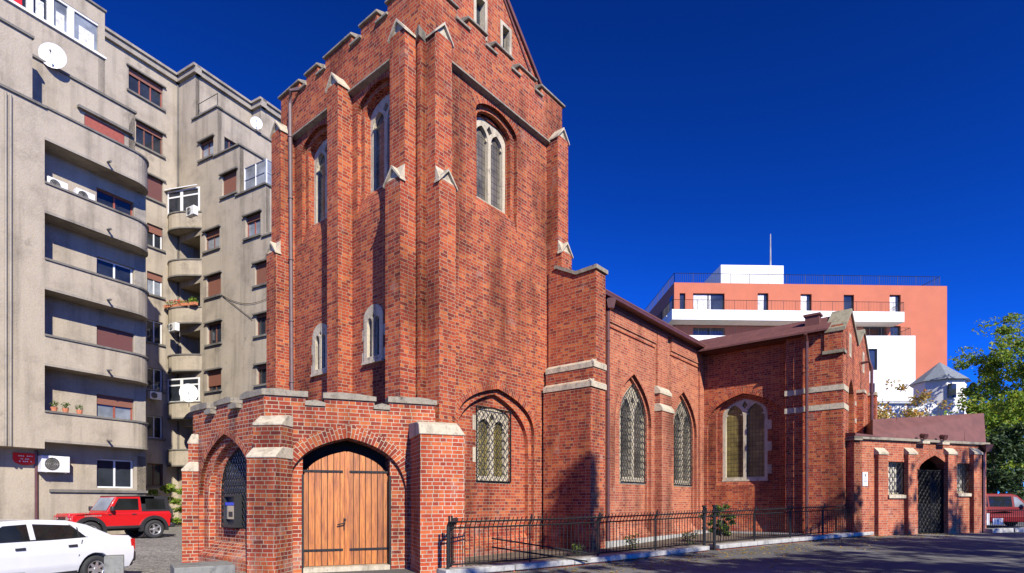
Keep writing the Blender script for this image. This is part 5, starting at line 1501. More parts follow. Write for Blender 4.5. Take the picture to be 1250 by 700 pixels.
# ------------------------------------------------------------ trees
def make_tree(name, loc, label, seed, h, crown_r, z0f, leaf, nclump, nleaf, ls, lean=(0, 0), group=None, flat=.7, trunk_r=.18, kind='tree', gap=.8):
    rnd = random.Random(seed)
    t = thing(name, loc, label, kind, group)
    L = Vector(loc)
    m = MB(); segs = 7; pts = []; p = L.copy()
    for k in range(segs + 1):
        f = k / segs; pts.append(L + Vector((lean[0] * f * f + rnd.uniform(-.12, .12) * f, lean[1] * f * f + rnd.uniform(-.12, .12) * f, h * .82 * f)))
    m.tube(pts, [trunk_r * (1 - .82 * k / segs) for k in range(segs + 1)], 8)
    ends = []
    for b in range(11):
        f = z0f + (1 - z0f) * (b + .3) / 11; base = pts[min(segs, int(f * segs))].lerp(pts[min(segs, int(f * segs) + 1)], f * segs - int(f * segs)) if f < 1 else pts[-1]
        az_ = b * 2.4 + rnd.uniform(-.4, .4); rr = crown_r * (1 - .45 * abs(f - .55) / .45) * rnd.uniform(.65, 1)
        tip = base + Vector((math.cos(az_) * rr, math.sin(az_) * rr, rr * rnd.uniform(.25, .7)))
        mid_ = base.lerp(tip, .5) + Vector((0, 0, -.1 * rr)); r0 = trunk_r * .38 * (1 - f * .6)
        m.tube([base, mid_, tip], [r0, r0 * .6, r0 * .2], 5, cap=False); ends.append((base, tip))
        for s in range(3):
            q = mid_.lerp(tip, rnd.random()); tp = q + Vector((rnd.gauss(0, 1), rnd.gauss(0, 1), rnd.gauss(.2, .6))) * rr * .28
            m.tube([q, tp], [r0 * .35, r0 * .1], 4, cap=False); ends.append((q, tp))
    m.build('trunk', 'bark', t)
    m = MB(); cz = L.z + h * (z0f + 1) / 2; hz = h * (1 - z0f) / 2
    for c in range(nclump):
        if c < len(ends): base, tip = ends[c]; cc = base.lerp(tip, rnd.uniform(.7, 1.1))
        else:
            v = Vector((rnd.gauss(0, 1), rnd.gauss(0, 1), rnd.gauss(0, 1))).normalized() * rnd.uniform(.45, 1.0)
            cc = Vector((L.x + lean[0] * .6 + v.x * crown_r, L.y + lean[1] * .6 + v.y * crown_r, cz + v.z * hz * .95))
        cr = crown_r * rnd.uniform(.12, .27)
        leafblob(m, cc, cr, cr, cr * flat, int(nleaf * rnd.uniform(.5, 1.3)), ls, rnd)
    m.build('crown', leaf, t)
    return t
def far(px, y): return (px - 625) / FPX * y
# right-hand background trees
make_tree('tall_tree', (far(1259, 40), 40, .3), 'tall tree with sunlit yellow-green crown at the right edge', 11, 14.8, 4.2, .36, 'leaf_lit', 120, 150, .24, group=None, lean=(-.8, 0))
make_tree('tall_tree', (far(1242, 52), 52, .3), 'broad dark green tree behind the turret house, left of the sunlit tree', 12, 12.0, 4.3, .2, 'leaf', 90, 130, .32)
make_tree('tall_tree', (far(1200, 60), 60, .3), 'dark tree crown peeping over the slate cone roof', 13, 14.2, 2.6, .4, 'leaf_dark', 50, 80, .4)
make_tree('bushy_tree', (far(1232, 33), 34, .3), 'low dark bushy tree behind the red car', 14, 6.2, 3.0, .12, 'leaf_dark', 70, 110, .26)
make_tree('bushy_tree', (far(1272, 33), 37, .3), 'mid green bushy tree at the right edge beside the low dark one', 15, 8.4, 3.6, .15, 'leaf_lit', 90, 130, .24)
make_tree('autumn_tree', (far(1098, 36), 36, .3), 'sparse autumn tree with yellow and brown leaves behind the vestry roof', 16, 8.9, 2.6, .42, 'leaf_yellow', 60, 46, .22, trunk_r=.09)
make_tree('autumn_tree', (far(1146, 38), 38, .3), 'small thin tree with greenish yellow leaves in front of the turret', 17, 8.3, 1.7, .5, 'leaf_lit', 22, 16, .24, trunk_r=.07)
make_tree('shrub', (far(213, 36), 35.5, 0), 'bright green shrub in the shadow at the back of the street beyond the red off-roader', 18, 2.9, 1.1, .05, 'leaf_lit', 45, 60, .16, kind='shrub', trunk_r=.05)
# unseen trees added across the street, out of view, to cast leaf shadows
for i, (x, y, h_, cr, z0_) in enumerate(((9.3, -5.0, 14.8, 3.0, .25), (14.5, -2.0, 14.4, 3.8, .2), (20.5, 2.0, 16.6, 4.2, .2), (27.0, 5.0, 16.9, 4.2, .2), (34.5, 8.5, 14.5, 3.8, .2))):
    make_tree('shade_tree', (x, y, gz(x, y)), ['unseen leafy tree nearest the camera, placed to cast shade', 'second unseen leafy tree, placed to cast shade', 'third unseen leafy tree, placed to cast shade', 'fourth unseen leafy tree, placed to cast shade', 'farthest unseen leafy tree, placed to cast shade'][i], 30 + i, h_, cr, z0_, 'leaf', 95, 75, .34, group='unseen shade trees across the road')
# an unseen conifer added out of view to shade the church buttress
cx_, cy_ = 11.6, -2.6
con = thing('conifer', (cx_, cy_, 0), 'unseen tall dark conifer placed across the street to shade the church', 'tree')
rnd = random.Random(5); m = MB(); m.tube([(cx_, cy_, 0), (cx_, cy_, 17.2)], [.3, .03], 8); m.build('trunk', 'bark', con)
m = MB()
for k in range(150):
    f = (k / 150) ** .9; z = 17.4 - f * 11; r_ = .12 + f * 2.1
    a_ = k * 2.4; rr = r_ * rnd.uniform(.45, 1)
    leafblob(m, (cx_ + rr * math.cos(a_), cy_ + rr * math.sin(a_), z - rr * .3), .5 + .1 * f, .5 + .1 * f, .2, 26, .3, rnd)
m.build('crown', 'leaf_dark', con)

# ------------------------------------------------------------ fence
FPs = [Vector((-1.36, 12.05)), Vector((6.08, 17.3)), Vector((FV.p(-.1, 0, 0).x, FV.p(0, 0, 0).y - .05))]
print('fence', FPs)
fence = thing('iron_fence', (FPs[0].x, FPs[0].y, 0), 'black wrought iron railing with bent bar tops along the garden of the church', 'fence')
kerb = thing('garden_kerb', (FPs[0].x, FPs[0].y, 0), 'pale concrete kerb on red brick carrying the iron railing', 'kerb')
def zc(x, y): return gz(x, y) + .17
def fpanel(p, q, posts=True):
    d = (q - p); L = d.length; u = d / L; nrm = Vector((u.y, -u.x))
    rz_ = math.atan2(u.y, u.x)
    def P3(s, z, o=0): c = p + u * s + nrm * o; return Vector((c.x, c.y, zc(c.x, c.y) + z))
    m = MB()
    for z, o in ((.08, 0), (.86, 0), (.99, .07)):
        m.tube([P3(0, z, o), P3(L, z, o)], .018, 4)
    n = int(L / .115)
    for k in range(n):
        s = (k + .5) * L / n
        m.tube([P3(s, .08), P3(s, .86), P3(s, .99, .07), P3(s + .03, 1.07, .07)], .0105, 4)
    m.build('railing_panel', 'iron', fence)
    m = MB(); m.tube([P3(0, 0), P3(0, .9), P3(0, 1.0, .07), P3(0, 1.12, .07)], .024, 6); m.build('post', 'iron', fence)
def seg(p, q, n):
    for i in range(n): fpanel(p.lerp(q, i / n), p.lerp(q, (i + 1) / n))
g1 = FPs[0].lerp(FPs[1], .955); 
seg(FPs[0], g1, 4); 
g2 = FPs[1].lerp(FPs[2], .01)
fpanel(g1, g2)
seg(g2, FPs[2], 4)
# gate posts and scrolls
for c in (g1, g2):
    m = MB(); z = zc(c.x, c.y); m.tube([(c.x, c.y, z - .2), (c.x, c.y, z + 1.15)], .05, 8)
    for zz in (z + 1.15, z + 1.0, z + .5): m.tube([(c.x, c.y, zz), (c.x, c.y, zz + .05)], .075, 8)
    m.build('gate_post', 'iron', fence)
# short return towards the porch
ret = FP.p(2.0, 0, .75).xy
fpanel(FPs[0] + Vector((.02, .02)), Vector((-.35, 12.05 + .75)) if 0 else FPs[0].lerp(Vector(FP.p(p1_ + .02, 0, .6).xy), .9))
m = MB()
for c, zz in (((-.75, 13.2), .55), ((-.75, 13.2), .75)): m.tube([Vector((FPs[0].x + .9, FPs[0].y + 1.0, zz)), Vector((FPs[0].x + 3.2, FPs[0].y + 1.9, zz - .42))], .02, 5)
m.build('old_handrail', 'iron', fence)
def kerbseg(p, q, w0=-.24, w1=.2):
    d = (q - p); u = d / d.length; nrm = Vector((u.y, -u.x)); n = max(2, int(d.length / 1.6))
    for i in range(n):
        a, b = p.lerp(q, i / n) + u * .006, p.lerp(q, (i + 1) / n) - u * .006
        m = MB(); q4 = lambda z, e=0: [Vector((*(a + nrm * (w1 + e)), zc(*a) + z)), Vector((*(b + nrm * (w1 + e)), zc(*b) + z)), Vector((*(b + nrm * (w0 - e)), zc(*b) + z)), Vector((*(a + nrm * (w0 - e)), zc(*a) + z))]
        m.hexa(q4(-.13), q4(-.0)); m.build('kerb_stone', 'concrete', kerb, weld=True, bevel=.02)
    a, b = p, q
    m = MB(); q4 = lambda z, e=0: [Vector((*(a + nrm * (w1 - .06)), zc(*a) + z)), Vector((*(b + nrm * (w1 - .06)), zc(*b) + z)), Vector((*(b + nrm * (w0 + .06)), zc(*b) + z)), Vector((*(a + nrm * (w0 + .06)), zc(*a) + z))]
    m.hexa(q4(-.5), q4(-.132)); m.build('brick_base', 'brick_new', kerb)
kerbseg(FPs[0] - (FPs[1] - FPs[0]).normalized() * .15, g1); kerbseg(g2, FPs[2] + (FPs[2] - FPs[1]).normalized() * 1.4)
# garden soil and paved strips behind the railing
m = MB(); gp_ = [FPs[0] + Vector((.1, .3)), FPs[1] + Vector((-.05, .15)), FPs[2] + Vector((0, .15)), FW.p(S1, 0).xy + Vector((.4, .2)), FW.p(0, 0).xy, FN.p(5.6, 0).xy, FT.p(5, 0).xy, FT.p(.8, 0).xy]
m.face([(q.x, q.y, gz(q.x, q.y) + .10) for q in gp_]); tag(m.build('garden_soil', 'soil'), kind='structure')
m = MB(); m.fbox(FN, 6.2, J, .12, .34, .65, .5); m.fbox(FW, 0, S1 - 1, .12, .36, .95, .8); m.build('kerb_stone', 'concrete', kerb)
make_tree('garden_bush', (far(880, 18.6), 18.6, gz(6.8, 18) + .1), 'green leafy bush behind the iron railing in front of the corner window', 21, 1.65, .5, .1, 'leaf', 34, 44, .12, kind='bush', trunk_r=.03)
rnd = random.Random(9)
for i, (px, y, r_, lab) in enumerate(((772, 16.9, .28, 'small bare shrub against the nave wall beside the drainpipe'), (842, 18.2, .25, 'low dry shrub by the garden gate'), (706, 15.2, .2, 'low ivy clump at the foot of the big buttress'))):
    x = far(px, y); t = thing('low_shrub', (x, y, gz(x, y) + .1), lab, 'shrub', 'low shrubs in the church garden')
    m = MB(); leafblob(m, (x, y, gz(x, y) + .1 + r_), r_, r_, r_ * .9, 90, .09, rnd); m.build('foliage', 'leaf', t)
    m = MB()
    for k in range(5): m.tube([(x, y, gz(x, y) + .1), (x + rnd.uniform(-1, 1) * r_, y + rnd.uniform(-1, 1) * r_, gz(x, y) + .1 + r_ * 1.6)], .008, 4)
    m.build('stem', 'bark', t)

# ------------------------------------------------------------ fittings on the church (hung on it)
p = FQ.p(FQ.a(283, -.2), FQ.z(283, 625, -.2), -.2)
t = thing('wall_box', p, 'black wall box with silver face and blue stripe mounted on the porch side grille', 'wall phone')
Fb = Frame(p.xy, FQ.u, FQ.n); hw_b = abs(FQ.a(273, -.2) - FQ.a(292, -.2)) / 2 * .72
z0, z1 = FQ.z(283, 644, -.2), FQ.z(283, 604, -.2)
m = MB(); m.slab(Fb, rect(-hw_b, hw_b, z0, z1), [rect(-hw_b + .035, hw_b - .035, z0 + .07, z1 - .05)], .07, -.1); m.fbox(Fb, -hw_b + .03, hw_b - .03, z0 + .02, z1 - .02, -.02, -.1); m.build('casing', 'black_plastic', t, weld=True)
m = MB(); m.fbox(Fb, -hw_b + .06, hw_b - .06, z0 + .2, z0 + .52, .03, -.02); m.build('face_panel', 'chrome', t)
m = MB(); m.fbox(Fb, -hw_b + .055, hw_b - .055, z0 + .53, z0 + .6, .05, -.02); m.build('blue_stripe', 'blue_plastic', t)
m = MB(); m.fbox(Fb, -.1, .1, z0 + .25, z0 + .38, .036, .03); m.build('keypad', 'black_plastic', t)
# notice board on the vestry
a0, a1 = FV.a(1052.2), FV.a(1058.4); z0, z1 = FV.z(1055, 593.5), FV.z(1055, 576.5)
m = MB(); m.fbox(FV, a0, a1, z0, z1, .03, .0); sgn = m.build('notice_plate', 'white_paint'); tag(sgn, 'white upright notice plate with a dark cross emblem on the vestry corner', 'sign')
m = MB(); c = (a0 + a1) / 2; m.fbox(FV, c - .012, c + .012, z1 - .2, z1 - .06, .036, .031); m.fbox(FV, c - .045, c + .045, z1 - .125, z1 - .1, .0365, .031); m.build('emblem', 'iron', sgn)
m = MB()
for k in range(3): m.fbox(FV, a0 + .03, a1 - .03, z1 - .26 - k * .05, z1 - .245 - k * .05, .036, .031)
m.build('lettering', 'iron', sgn)
m = MB(); a0 = FV.a(1113); z0 = FV.z(1113, 587); m.fbox(FV, a0, a0 + .11, z0, z0 + .16, .05, 0); o = m.build('intercom', 'white_plastic'); tag(o, 'small pale intercom left of the vestry iron gate', 'intercom')
m = MB(); m.face([FV.p(a0 + .055 + .03 * math.cos(t_), z0 + .1 + .03 * math.sin(t_), .053) for t_ in [i * .628 for i in range(10)]]); m.build('lens', 'iron', o)
for i, px in enumerate((1123, 1147)):
    a0 = FV.a(px); z0 = VT - .18
    t = thing('spotlight', FV.p(a0, z0, 0), ['left of the two brown spotlights above the vestry gate', 'right of the two brown spotlights above the vestry gate'][i], 'spotlight', 'spotlights above the vestry gate')
    m = MB(); m.tube([FV.p(a0, VT + .16, .02), FV.p(a0, VT + .22, .2)], .03, 6); m.build('arm', 'maroon_pipe', t)
    m = MB(); m.tube([FV.p(a0 - .04, VT + .27, .05), FV.p(a0 - .02, VT + .18, .26)], [.07, .12], 10); m.build('lamp_housing', 'maroon_pipe', t)
    m = MB(); m.fbox(FV, a0 - .2, a0 + .2, VT - .08, VT + .02, .25, .0); m.build('bracket', 'stone', t)
m = MB()
p = FV.p(gc, GV + 1.8, -1.6); 

# ------------------------------------------------------------ concrete blocks and bollards
def cblock(label, x, y, sx_, sy_, h_, rz_, grp=None, name='concrete_block', cat='block'):
    z = gz(x, y); m = MB(); m.box(Vector((x, y, z + h_ / 2 - .1)), (sx_, sy_, h_ + .2), rz=rz_)
    o = m.build(name, 'block', weld=True, bevel=.015); tag(o, label, cat, grp); return o
cblock('large low grey concrete block in front of the porch side window', far(249, 10.4), 10.35, .95, .86, .46, R(35))
cblock('grey concrete post beside the rear wheel of the white car', far(139.5, 9.5), 9.5, .27, .27, .76, R(33), 'concrete posts along the street', 'concrete_post', 'bollard')
cblock('grey concrete post at the left edge in front of the white car door', far(8, 9.0), 9.0, .42, .27, .60, R(30), 'concrete posts along the street', 'concrete_post', 'bollard')
# pavement kerb to the right of the vestry
m = MB()
for k in range(6):
    c = FV.p(VE + .6 + k * 1.6, 0, .1 - .1 * k); m.box(Vector((c.x, c.y, gz(c.x, c.y) + .07)), (1.45, .35, .2), rz=math.atan2(VU.y, VU.x) + .05)
o = m.build('stone_kerb', 'concrete', weld=True, bevel=.02); tag(o, 'pale stone kerb right of the vestry', 'kerb')
# low railing in front of the red car
F8 = Frame(FV.p(VE + .3, 0, -.6).xy, VU, VN)
t = thing('low_railing', F8.p(0, .3), 'low dark railing with a white picket section in front of the red car', 'railing')
m = MB(); gz8 = .3
for k in range(30): m.tube([F8.p(k * .14, gz8), F8.p(k * .14, gz8 + .95)], .014, 4)
m.tube([F8.p(0, gz8 + .9), F8.p(4.2, gz8 + .9)], .02, 4); m.tube([F8.p(0, gz8 + .15), F8.p(4.2, gz8 + .15)], .02, 4); m.build('railing_panel', 'iron', t)
for a0, a1, hh in ((.15, .75, .5), (1.05, 1.75, .28)):
    m = MB(); k = a0
    while k < a1: m.fbox(F8, k, k + .05, gz8 + .28, gz8 + .28 + hh, .06, .03); k += .1
    m.fbox(F8, a0, a1, gz8 + .4, gz8 + .44, .03, .02); m.build('picket_panel', 'white_paint', t)

# ------------------------------------------------------------ fallen leaves and grit on the road
rnd = random.Random(77); m = MB()
for _ in range(900):
    t_ = rnd.random(); b_ = FPs[0].lerp(FPs[2], t_ * 1.35); o_ = abs(rnd.gauss(0, 1.1)) + .25
    x, y = b_.x + .45 * o_, b_.y - .8 * o_
    s_ = rnd.uniform(.03, .07); z = gz(x, y) + .012; a_ = rnd.random() * 6.28
    c_, d_ = math.cos(a_) * s_, math.sin(a_) * s_
    m.face([(x - c_, y - d_, z), (x + d_ * .5, y - c_ * .5, z + .015), (x + c_, y + d_, z), (x - d_ * .5, y + c_ * .5, z + .01)])
tag(m.build('fallen_leaves', 'leaf_yellow'), kind='stuff', label='scattered dry yellow leaves on the road along the church railing')
m = MB(); c = Vector((3.2, 10.6)); n = 24
m.tube([(c.x, c.y, gz(c.x, c.y) + .002), (c.x, c.y, gz(c.x, c.y) + .012)], .31, 24)
o = m.build('manhole_cover', 'iron'); tag(o, 'round iron manhole cover in the asphalt in front of the railing', 'manhole cover')
# ------------------------------------------------------------ vehicles (local axes: x forward, y to the left, z up)
class Loc:
    """frame for side profiles in a vehicle's own space"""
    def p(s, a, z, d=0): return Vector((a, d, z))
LQ = Loc()
def notch(poly, wheels, r, zc_):
    """cut wheel arches into the bottom edge (poly starts at the rear bottom and ends at the front bottom)"""
    out = []
    for x in wheels[::-1]:
        pts = []
        for k in range(0, 13):
            t = R(180 * k / 12); pts.append((x + r * math.cos(t), max(zc_ + r * math.sin(t), poly[0][1])))
        out += [(x + r, poly[0][1])] + pts + [(x - r, poly[0][1])]
    return poly + out
def loft(m, prof, zs_w, mi=0):
    """closed side profile, half width depends on height"""
    def hw(z):
        for (z0, w0), (z1, w1) in zip(zs_w, zs_w[1:]):
            if z0 <= z <= z1: return w0 + (w1 - w0) * (z - z0) / (z1 - z0)
        return zs_w[-1][1] if z > zs_w[-1][0] else zs_w[0][1]
    lv = [z for z, _ in zs_w[1:-1]]
    bm = bmesh.new(); vs = [bm.verts.new((a, 0, z)) for a, z in prof]
    for t in tessellate_polygon([[Vector((a, z, 0)) for a, z in prof]]):
        try: bm.faces.new([vs[i] for i in t])
        except ValueError: pass
    for z in lv: bmesh.ops.bisect_plane(bm, geom=bm.verts[:] + bm.edges[:] + bm.faces[:], plane_co=(0, 0, z), plane_no=(0, 0, 1))
    for f in bm.faces:
        for s in (1, -1):
            q = [LQ.p(v_.co.x, v_.co.z, s * hw(v_.co.z)) for v_ in f.verts]
            m.face(q if s > 0 else q[::-1], mi)
    bm.free()
    pr = []
    for i in range(len(prof)):
        a, b = prof[i], prof[(i + 1) % len(prof)]; pr.append(a)
        cs = sorted([(z - a[1]) / (b[1] - a[1]) for z in lv if (a[1] - z) * (b[1] - z) < 0])
        pr += [(a[0] + (b[0] - a[0]) * f, a[1] + (b[1] - a[1]) * f) for f in cs]
    for i in range(len(pr)):
        a, b = pr[i], pr[(i + 1) % len(pr)]
        m.face([LQ.p(*a, hw(a[1])), LQ.p(*a, -hw(a[1])), LQ.p(*b, -hw(b[1])), LQ.p(*b, hw(b[1]))], mi)
    return hw
def side_panel(m, pts, hw, e=.006, sides=(1, -1), th=.01):
    for s in sides:
        o_ = [LQ.p(x, z, s * (hw(z) + e)) for x, z in pts]; i_ = [LQ.p(x, z, s * (hw(z) - th)) for x, z in pts]
        m.face(o_)
        for k in range(len(pts)): m.face([o_[k], o_[(k + 1) % len(pts)], i_[(k + 1) % len(pts)], i_[k]])
def sides(name, mat, par, lst, **k):
    for s in (1, -1):
        m = MB()
        for pts, hw, e in lst: side_panel(m, pts, hw, e=e, sides=(s,))
        m.build(name, mat, par, local=True)
def wheel(parent, x, y, r, w_, spokes=5, rimmat='alloy'):
    s = 1 if y > 0 else -1
    def lathe(m, prof, n=28):
        rg = [[Vector((x + rr * math.cos(2 * math.pi * k / n), y + s * yy, r + rr * math.sin(2 * math.pi * k / n))) for k in range(n)] for rr, yy in prof]
        for a, b in zip(rg, rg[1:]):
            for k in range(n): m.face([a[k], a[(k + 1) % n], b[(k + 1) % n], b[k]])
    m = MB(); lathe(m, [(r * .62, -w_ / 2), (r * .93, -w_ / 2), (r, -w_ * .35), (r, w_ * .35), (r * .93, w_ / 2), (r * .63, w_ / 2 - .005), (r * .6, w_ * .3)])
    wh = m.build('wheel', 'rubber', parent, local=True, weld=True, smooth=True)
    m = MB(); lathe(m, [(r * .62, w_ / 2 - .01), (r * .56, w_ * .42), (r * .54, w_ * .2)])
    for k in range(spokes):
        t = 2 * math.pi * k / spokes; dx, dz = math.cos(t), math.sin(t); px_, pz = -dz, dx
        q = [(.1, .3), (.55, .2), (.55, -.2), (.1, -.3)]
        pp = [Vector((x + r * (u * dx + v * .45 * px_), y + s * w_ * (.40 if u < .3 else .36), r + r * (u * dz + v * .45 * pz))) for u, v in q]
        m.face(pp)
    lathe(m, [(.0, w_ * .46), (r * .14, w_ * .46), (r * .16, w_ * .3)])
    m.build('rim', rimmat, wh, local=True)
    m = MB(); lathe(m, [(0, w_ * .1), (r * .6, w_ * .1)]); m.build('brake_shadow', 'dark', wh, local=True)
def vehicle(name, loc, rz, label, cat): return thing(name, loc, label, cat, rz=rz)

# --- white saloon, parked with its front towards the camera, left
dv = Vector((math.sin(R(18)), math.cos(R(18))))              # from front to rear
Rr = Vector((-.653 * 13.0, 13.0)) + Vector((-.1, 0))
fr = -dv; CL = 4.3
yaw = math.atan2(fr.y, fr.x)
lft = Vector((-fr.y, fr.x))                                    # vehicle's left
cW = 1.66
orig = Rr - lft * (cW / 2) + Vector((0, 0))
sed = vehicle('parked_car', (orig.x, orig.y, gz(orig.x, orig.y) + .01), yaw, 'white four door saloon car with dark windows parked at the left edge', 'car')
WX = (.86, 3.42)
prof = [(.10, .26), (.02, .45), (.0, .62), (.03, .90), (.10, .97), (.62, 1.0), (1.0, .98), (2.9, .93), (3.15, .92), (3.9, .80), (4.2, .70), (4.28, .5), (4.24, .26)]
m = MB(); hwb = loft(m, notch(prof, WX, .35, .29), [(.2, cW / 2 - .06), (.45, cW / 2), (.7, cW / 2 - .005), (.95, cW / 2 - .05), (1.0, cW / 2 - .06)])
body = m.build('body', 'car_white', sed, local=True, weld=True, bevel=.025)
gp_ = [(.42, .97), (.95, 1.24), (1.35, 1.345), (1.9, 1.375), (2.45, 1.355), (2.68, 1.29), (3.28, .92)]
m = MB(); hwg = loft(m, gp_, [(.92, cW / 2 - .06), (1.0, cW / 2 - .075), (1.375, cW / 2 - .22)])
m.build('cabin', 'car_white', sed, local=True, weld=True, bevel=.03)
sides('rear_side_window', 'car_glass', sed, [([(1.05, .99), (1.32, 1.245), (2.0, 1.29), (2.0, .97)], hwg, .006)])
sides('front_side_window', 'car_glass', sed, [([(2.1, .97), (2.1, 1.29), (2.5, 1.27), (2.98, .98)], hwg, .006)])
m = MB(); side_panel(m, [(1.17, .99), (1.19, .99), (1.19, 1.2), (1.17, 1.19)], hwg, e=.011); side_panel(m, [(2.035, .3), (2.06, .3), (2.06, .95), (2.035, .95)], lambda z: hwb(z) if z < .95 else hwg(z), e=.004); side_panel(m, [(3.06, .5), (3.08, .5), (3.08, .92), (3.06, .92)], hwb, e=.004); side_panel(m, [(1.22, .6), (1.24, .6), (1.14, .93), (1.12, .93)], hwb, e=.004); m.build('door_seam', 'black_plastic', sed, local=True)
m = MB(); m.face([LQ.p(.5, 1.02, -.62), LQ.p(.5, 1.02, .62), LQ.p(1.28, 1.335, .5), LQ.p(1.28, 1.335, -.5)]); m.build('rear_window', 'car_glass', sed, local=True)
m = MB(); m.face([LQ.p(3.22, .965, -.66), LQ.p(3.22, .965, .66), LQ.p(2.70, 1.30, .53), LQ.p(2.70, 1.30, -.53)]); m.build('windscreen', 'car_glass', sed, local=True)
m = MB()
for x in (1.42, 2.38): side_panel(m, [(x, .80), (x, .845), (x - .17, .85), (x - .17, .80)], hwb, e=.02)
m.build('door_handle', 'black_plastic', sed, local=True)
for s in (1, -1):
    m = MB(); m.box(Vector((.03, s * (cW / 2 - .12), .77)), (.09, .22, .24)); m.build('tail_light', 'lamp_glass', sed, local=True)
    m = MB(); m.box(Vector((4.17, s * (cW / 2 - .22), .66)), (.12, .32, .14)); m.build('headlight', 'chrome', sed, local=True)
    m = MB(); m.box(Vector((2.93, s * (cW / 2 + .06), 1.0)), (.1, .2, .13)); m.build('wing_mirror', 'black_plastic', sed, local=True, weld=True, bevel=.02)
m = MB(); m.box(Vector((.05, 0, .5)), (.2, cW - .02, .24)); m.box(Vector((.14, 0, .36)), (.3, cW - .1, .16)); m.build('rear_bumper', 'black_plastic', sed, local=True, weld=True, bevel=.04)
m = MB(); m.box(Vector((4.22, 0, .42)), (.16, cW - .06, .26)); m.build('front_bumper', 'black_plastic', sed, local=True, weld=True, bevel=.04)
sides('sill_trim', 'black_plastic', sed, [([(1.24, .245), (3.05, .245), (3.05, .31), (1.24, .31)], hwb, .004)])
sides('window_trim', 'black_plastic', sed, [([(1.0, .965), (1.0, .99), (3.02, .985), (3.02, .96)], hwg, .004), ([(1.03, .985), (1.30, 1.255), (1.33, 1.262), (1.06, .99)], hwg, .004)])
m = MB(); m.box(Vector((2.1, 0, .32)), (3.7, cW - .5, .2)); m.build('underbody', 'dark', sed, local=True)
for x in WX:
    for s in (1, -1): wheel(sed, x, s * (cW / 2 - .1), .29, .18, 7)
m = MB(); m.face([LQ.p(-.055, .46, -.25), LQ.p(-.055, .46, .25), LQ.p(-.055, .57, .25), LQ.p(-.055, .57, -.25)]); m.build('number_plate', 'white_paint', sed, local=True)

# --- red off-roader by the apartment block
rwp = Vector((-15.35, 24.5)); fr = Vector((-.50, -.866)); yaw = math.atan2(fr.y, fr.x); lft = Vector((-fr.y, fr.x))
jw = 1.72
orig = rwp - fr * .72 - lft * (jw / 2 - .05)
jp = vehicle('parked_off_roader', (orig.x, orig.y, gz(orig.x, orig.y) + .01), yaw, 'red off-road car with black hard top parked beside the apartment block', 'car')
WX = (.72, 3.14)
prof = [(.02, .50), (.0, 1.0), (.02, 1.14), (2.55, 1.13), (2.62, 1.14), (3.55, 1.07), (3.72, 1.02), (3.74, .55)]
m = MB(); hwj = loft(m, notch(prof, WX, .46, .40), [(.4, .74), (.6, .76), (1.06, .76), (1.14, .73)])
m.build('body', 'car_red', jp, local=True, weld=True, bevel=.03)
gp_ = [(.03, 1.13), (.10, 1.78), (1.25, 1.81), (2.12, 1.79), (2.52, 1.14)]
m = MB(); hwt = loft(m, gp_, [(1.1, .735), (1.82, .64)])
m.build('cab_frame', 'car_red', jp, local=True, weld=True, bevel=.02)
m = MB(); loft(m, [(.015, 1.16), (.085, 1.80), (1.25, 1.835), (2.14, 1.81), (2.13, 1.765), (1.22, 1.775), (1.18, 1.16)], [(1.1, .742), (1.84, .648)])
m.build('hard_top', 'black_plastic', jp, local=True, weld=True, bevel=.03)
sides('rear_side_window', 'car_glass', jp, [([(.2, 1.25), (.24, 1.68), (1.02, 1.70), (1.02, 1.24)], lambda z: hwt(z) + .012, .005)])
sides('door_window', 'car_glass', jp, [([(1.3, 1.22), (1.3, 1.70), (2.05, 1.70), (2.32, 1.22)], hwt, .008)])
m = MB(); m.face([LQ.p(2.49, 1.21, -.64), LQ.p(2.49, 1.21, .64), LQ.p(2.17, 1.74, .57), LQ.p(2.17, 1.74, -.57)]); m.build('windscreen', 'glass_light', jp, local=True)
for x in WX:
    arc = [(x + rr * math.cos(R(a)), .40 + rr * math.sin(R(a))) for rr, rg_ in ((.58, range(-8, 189, 14)), (.45, range(188, -9, -14))) for a in rg_]
    for s in (1, -1):
        m = MB(); tr_ = tessellate_polygon([[Vector((a, z, 0)) for a, z in arc]])
        for t in tr_: m.face([LQ.p(*arc[i], s * .87) for i in t])
        n_ = len(arc)
        for i in range(n_): m.face([LQ.p(*arc[i], s * .87), LQ.p(*arc[(i + 1) % n_], s * .87), LQ.p(*arc[(i + 1) % n_], s * .70), LQ.p(*arc[i], s * .70)])
        m.build('wheel_arch_flare', 'black_plastic', jp, local=True)
m = MB(); m.box(Vector((1.93, 0, .52)), (1.4, 1.62, .12)); m.box(Vector((3.88, 0, .58)), (.2, 1.66, .2)); m.box(Vector((-.08, 0, .55)), (.2, 1.6, .2)); m.build('bumper', 'black_plastic', jp, local=True, weld=True, bevel=.03)
m = MB(); m.box(Vector((3.3, .0, .98)), (.9, 1.05, .26)); m.build('bonnet', 'car_red', jp, local=True, weld=True, bevel=.05)
m = MB()
for k in range(7): m.box(Vector((3.755, -.27 + .09 * k, .85)), (.02, .035, .26))
m.build('grille_slots', 'dark', jp, local=True)
for s in (1, -1):
    m = MB(); m.tube([(3.74, s * .46, .88), (3.78, s * .46, .88)], .1, 14); m.build('headlight', 'chrome', jp, local=True)
    m = MB(); m.box(Vector((2.38, s * .88, 1.28)), (.1, .2, .2)); m.build('wing_mirror', 'black_plastic', jp, local=True, weld=True, bevel=.03)
    m = MB(); m.box(Vector((.0, s * .68, .95)), (.06, .12, .2)); m.build('tail_light', 'lamp_glass', jp, local=True)
m = MB()
for x, l in ((1.42, .16), (2.36, .1)): side_panel(m, [(x, 1.03), (x, 1.07), (x + l, 1.07), (x + l, 1.03)], hwj, e=.03)
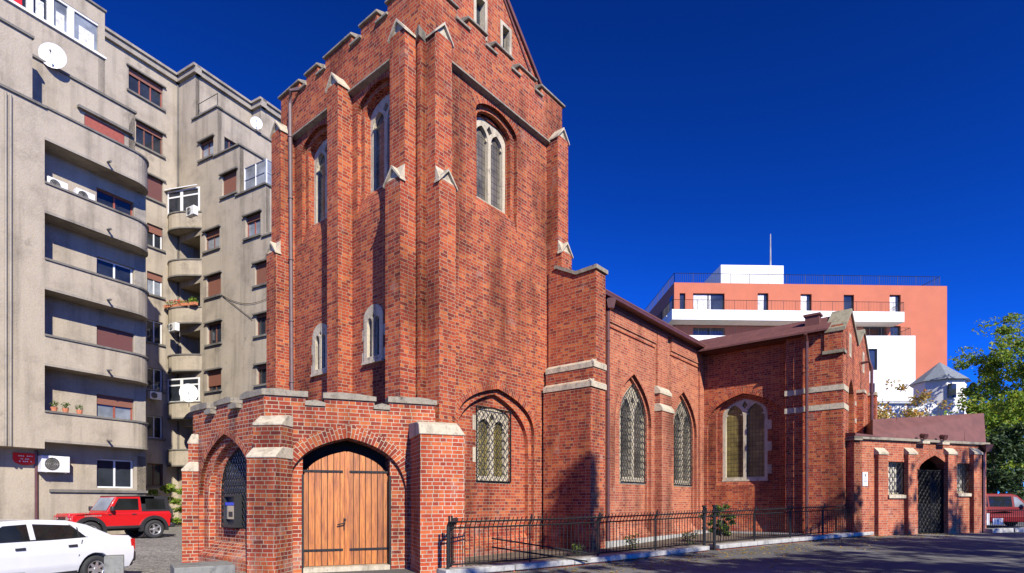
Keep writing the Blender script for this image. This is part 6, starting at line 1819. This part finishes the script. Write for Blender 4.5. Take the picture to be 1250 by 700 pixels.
side_panel(m, [(1.24, .6), (1.252, .6), (1.252, 1.14), (1.24, 1.14)], hwj, e=.002); side_panel(m, [(2.4, .6), (2.412, .6), (2.412, 1.14), (2.4, 1.14)], hwj, e=.002)
m.build('door_handle', 'black_plastic', jp, local=True)
m = MB()
for k in range(8): side_panel(m, [(2.72 + k * .075, .99), (2.72 + k * .075, 1.02), (2.77 + k * .075, 1.02), (2.77 + k * .075, .99)], hwj, e=.003)
m.build('lettering', 'concrete', jp, local=True)
for x in WX:
    for s in (1, -1): wheel(jp, x, s * .76, .39, .26, 5)
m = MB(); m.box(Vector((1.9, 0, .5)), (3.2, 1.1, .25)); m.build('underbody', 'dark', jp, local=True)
m = MB(); n = 24
m.tube([(-.32, .0, 1.02), (-.08, 0, 1.02)], .37, 24); m.build('spare_wheel', 'rubber', jp, local=True)

# --- red estate car beyond the vestry, only its front half in view
ry = 29.0; rx = far(1196, ry)
rc = vehicle('parked_estate_car', (rx - 1.6, ry, .3), R(-6), 'red estate car behind the low railing at the right edge', 'car')
WX = (.8, 3.45)
prof = [(.05, .28), (.0, .6), (.04, 1.02), (3.0, .98), (3.3, .97), (4.2, .80), (4.32, .55), (4.28, .28)]
m = MB(); hwr = loft(m, notch(prof, WX, .36, .31), [(.2, .80), (.5, .85), (.98, .82), (1.05, .78)])
m.build('body', 'car_shaded_red', rc, local=True, weld=True, bevel=.03)
m = MB(); hwr2 = loft(m, [(.06, 1.0), (.28, 1.60), (1.0, 1.68), (2.5, 1.66), (2.75, 1.58), (3.4, .97)], [(.97, .80), (1.68, .66)])
m.build('cabin', 'car_shaded_red', rc, local=True, weld=True, bevel=.04)
sides('rear_side_window', 'car_glass', rc, [([(.3, 1.05), (.45, 1.5), (1.35, 1.54), (1.35, 1.03)], hwr2, .006)]); sides('middle_side_window', 'car_glass', rc, [([(1.42, 1.03), (1.42, 1.54), (2.45, 1.53), (2.45, 1.02)], hwr2, .006)])
sides('front_side_window', 'glass_light', rc, [([(2.55, 1.02), (2.55, 1.52), (2.72, 1.48), (3.1, 1.02)], hwr2, .006)])
m = MB(); m.face([LQ.p(3.35, 1.03, -.7), LQ.p(3.35, 1.03, .7), LQ.p(2.82, 1.55, .58), LQ.p(2.82, 1.55, -.58)]); m.build('windscreen', 'glass_light', rc, local=True)
m = MB(); m.box(Vector((2.9, -.92, 1.1)), (.12, .18, .16)); m.box(Vector((2.9, .92, 1.1)), (.12, .18, .16)); m.build('wing_mirror', 'chrome', rc, local=True)
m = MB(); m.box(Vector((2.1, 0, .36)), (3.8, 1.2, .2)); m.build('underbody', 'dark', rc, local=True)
for x in WX:
    for s in (1, -1): wheel(rc, x, s * .76, .31, .2, 6)
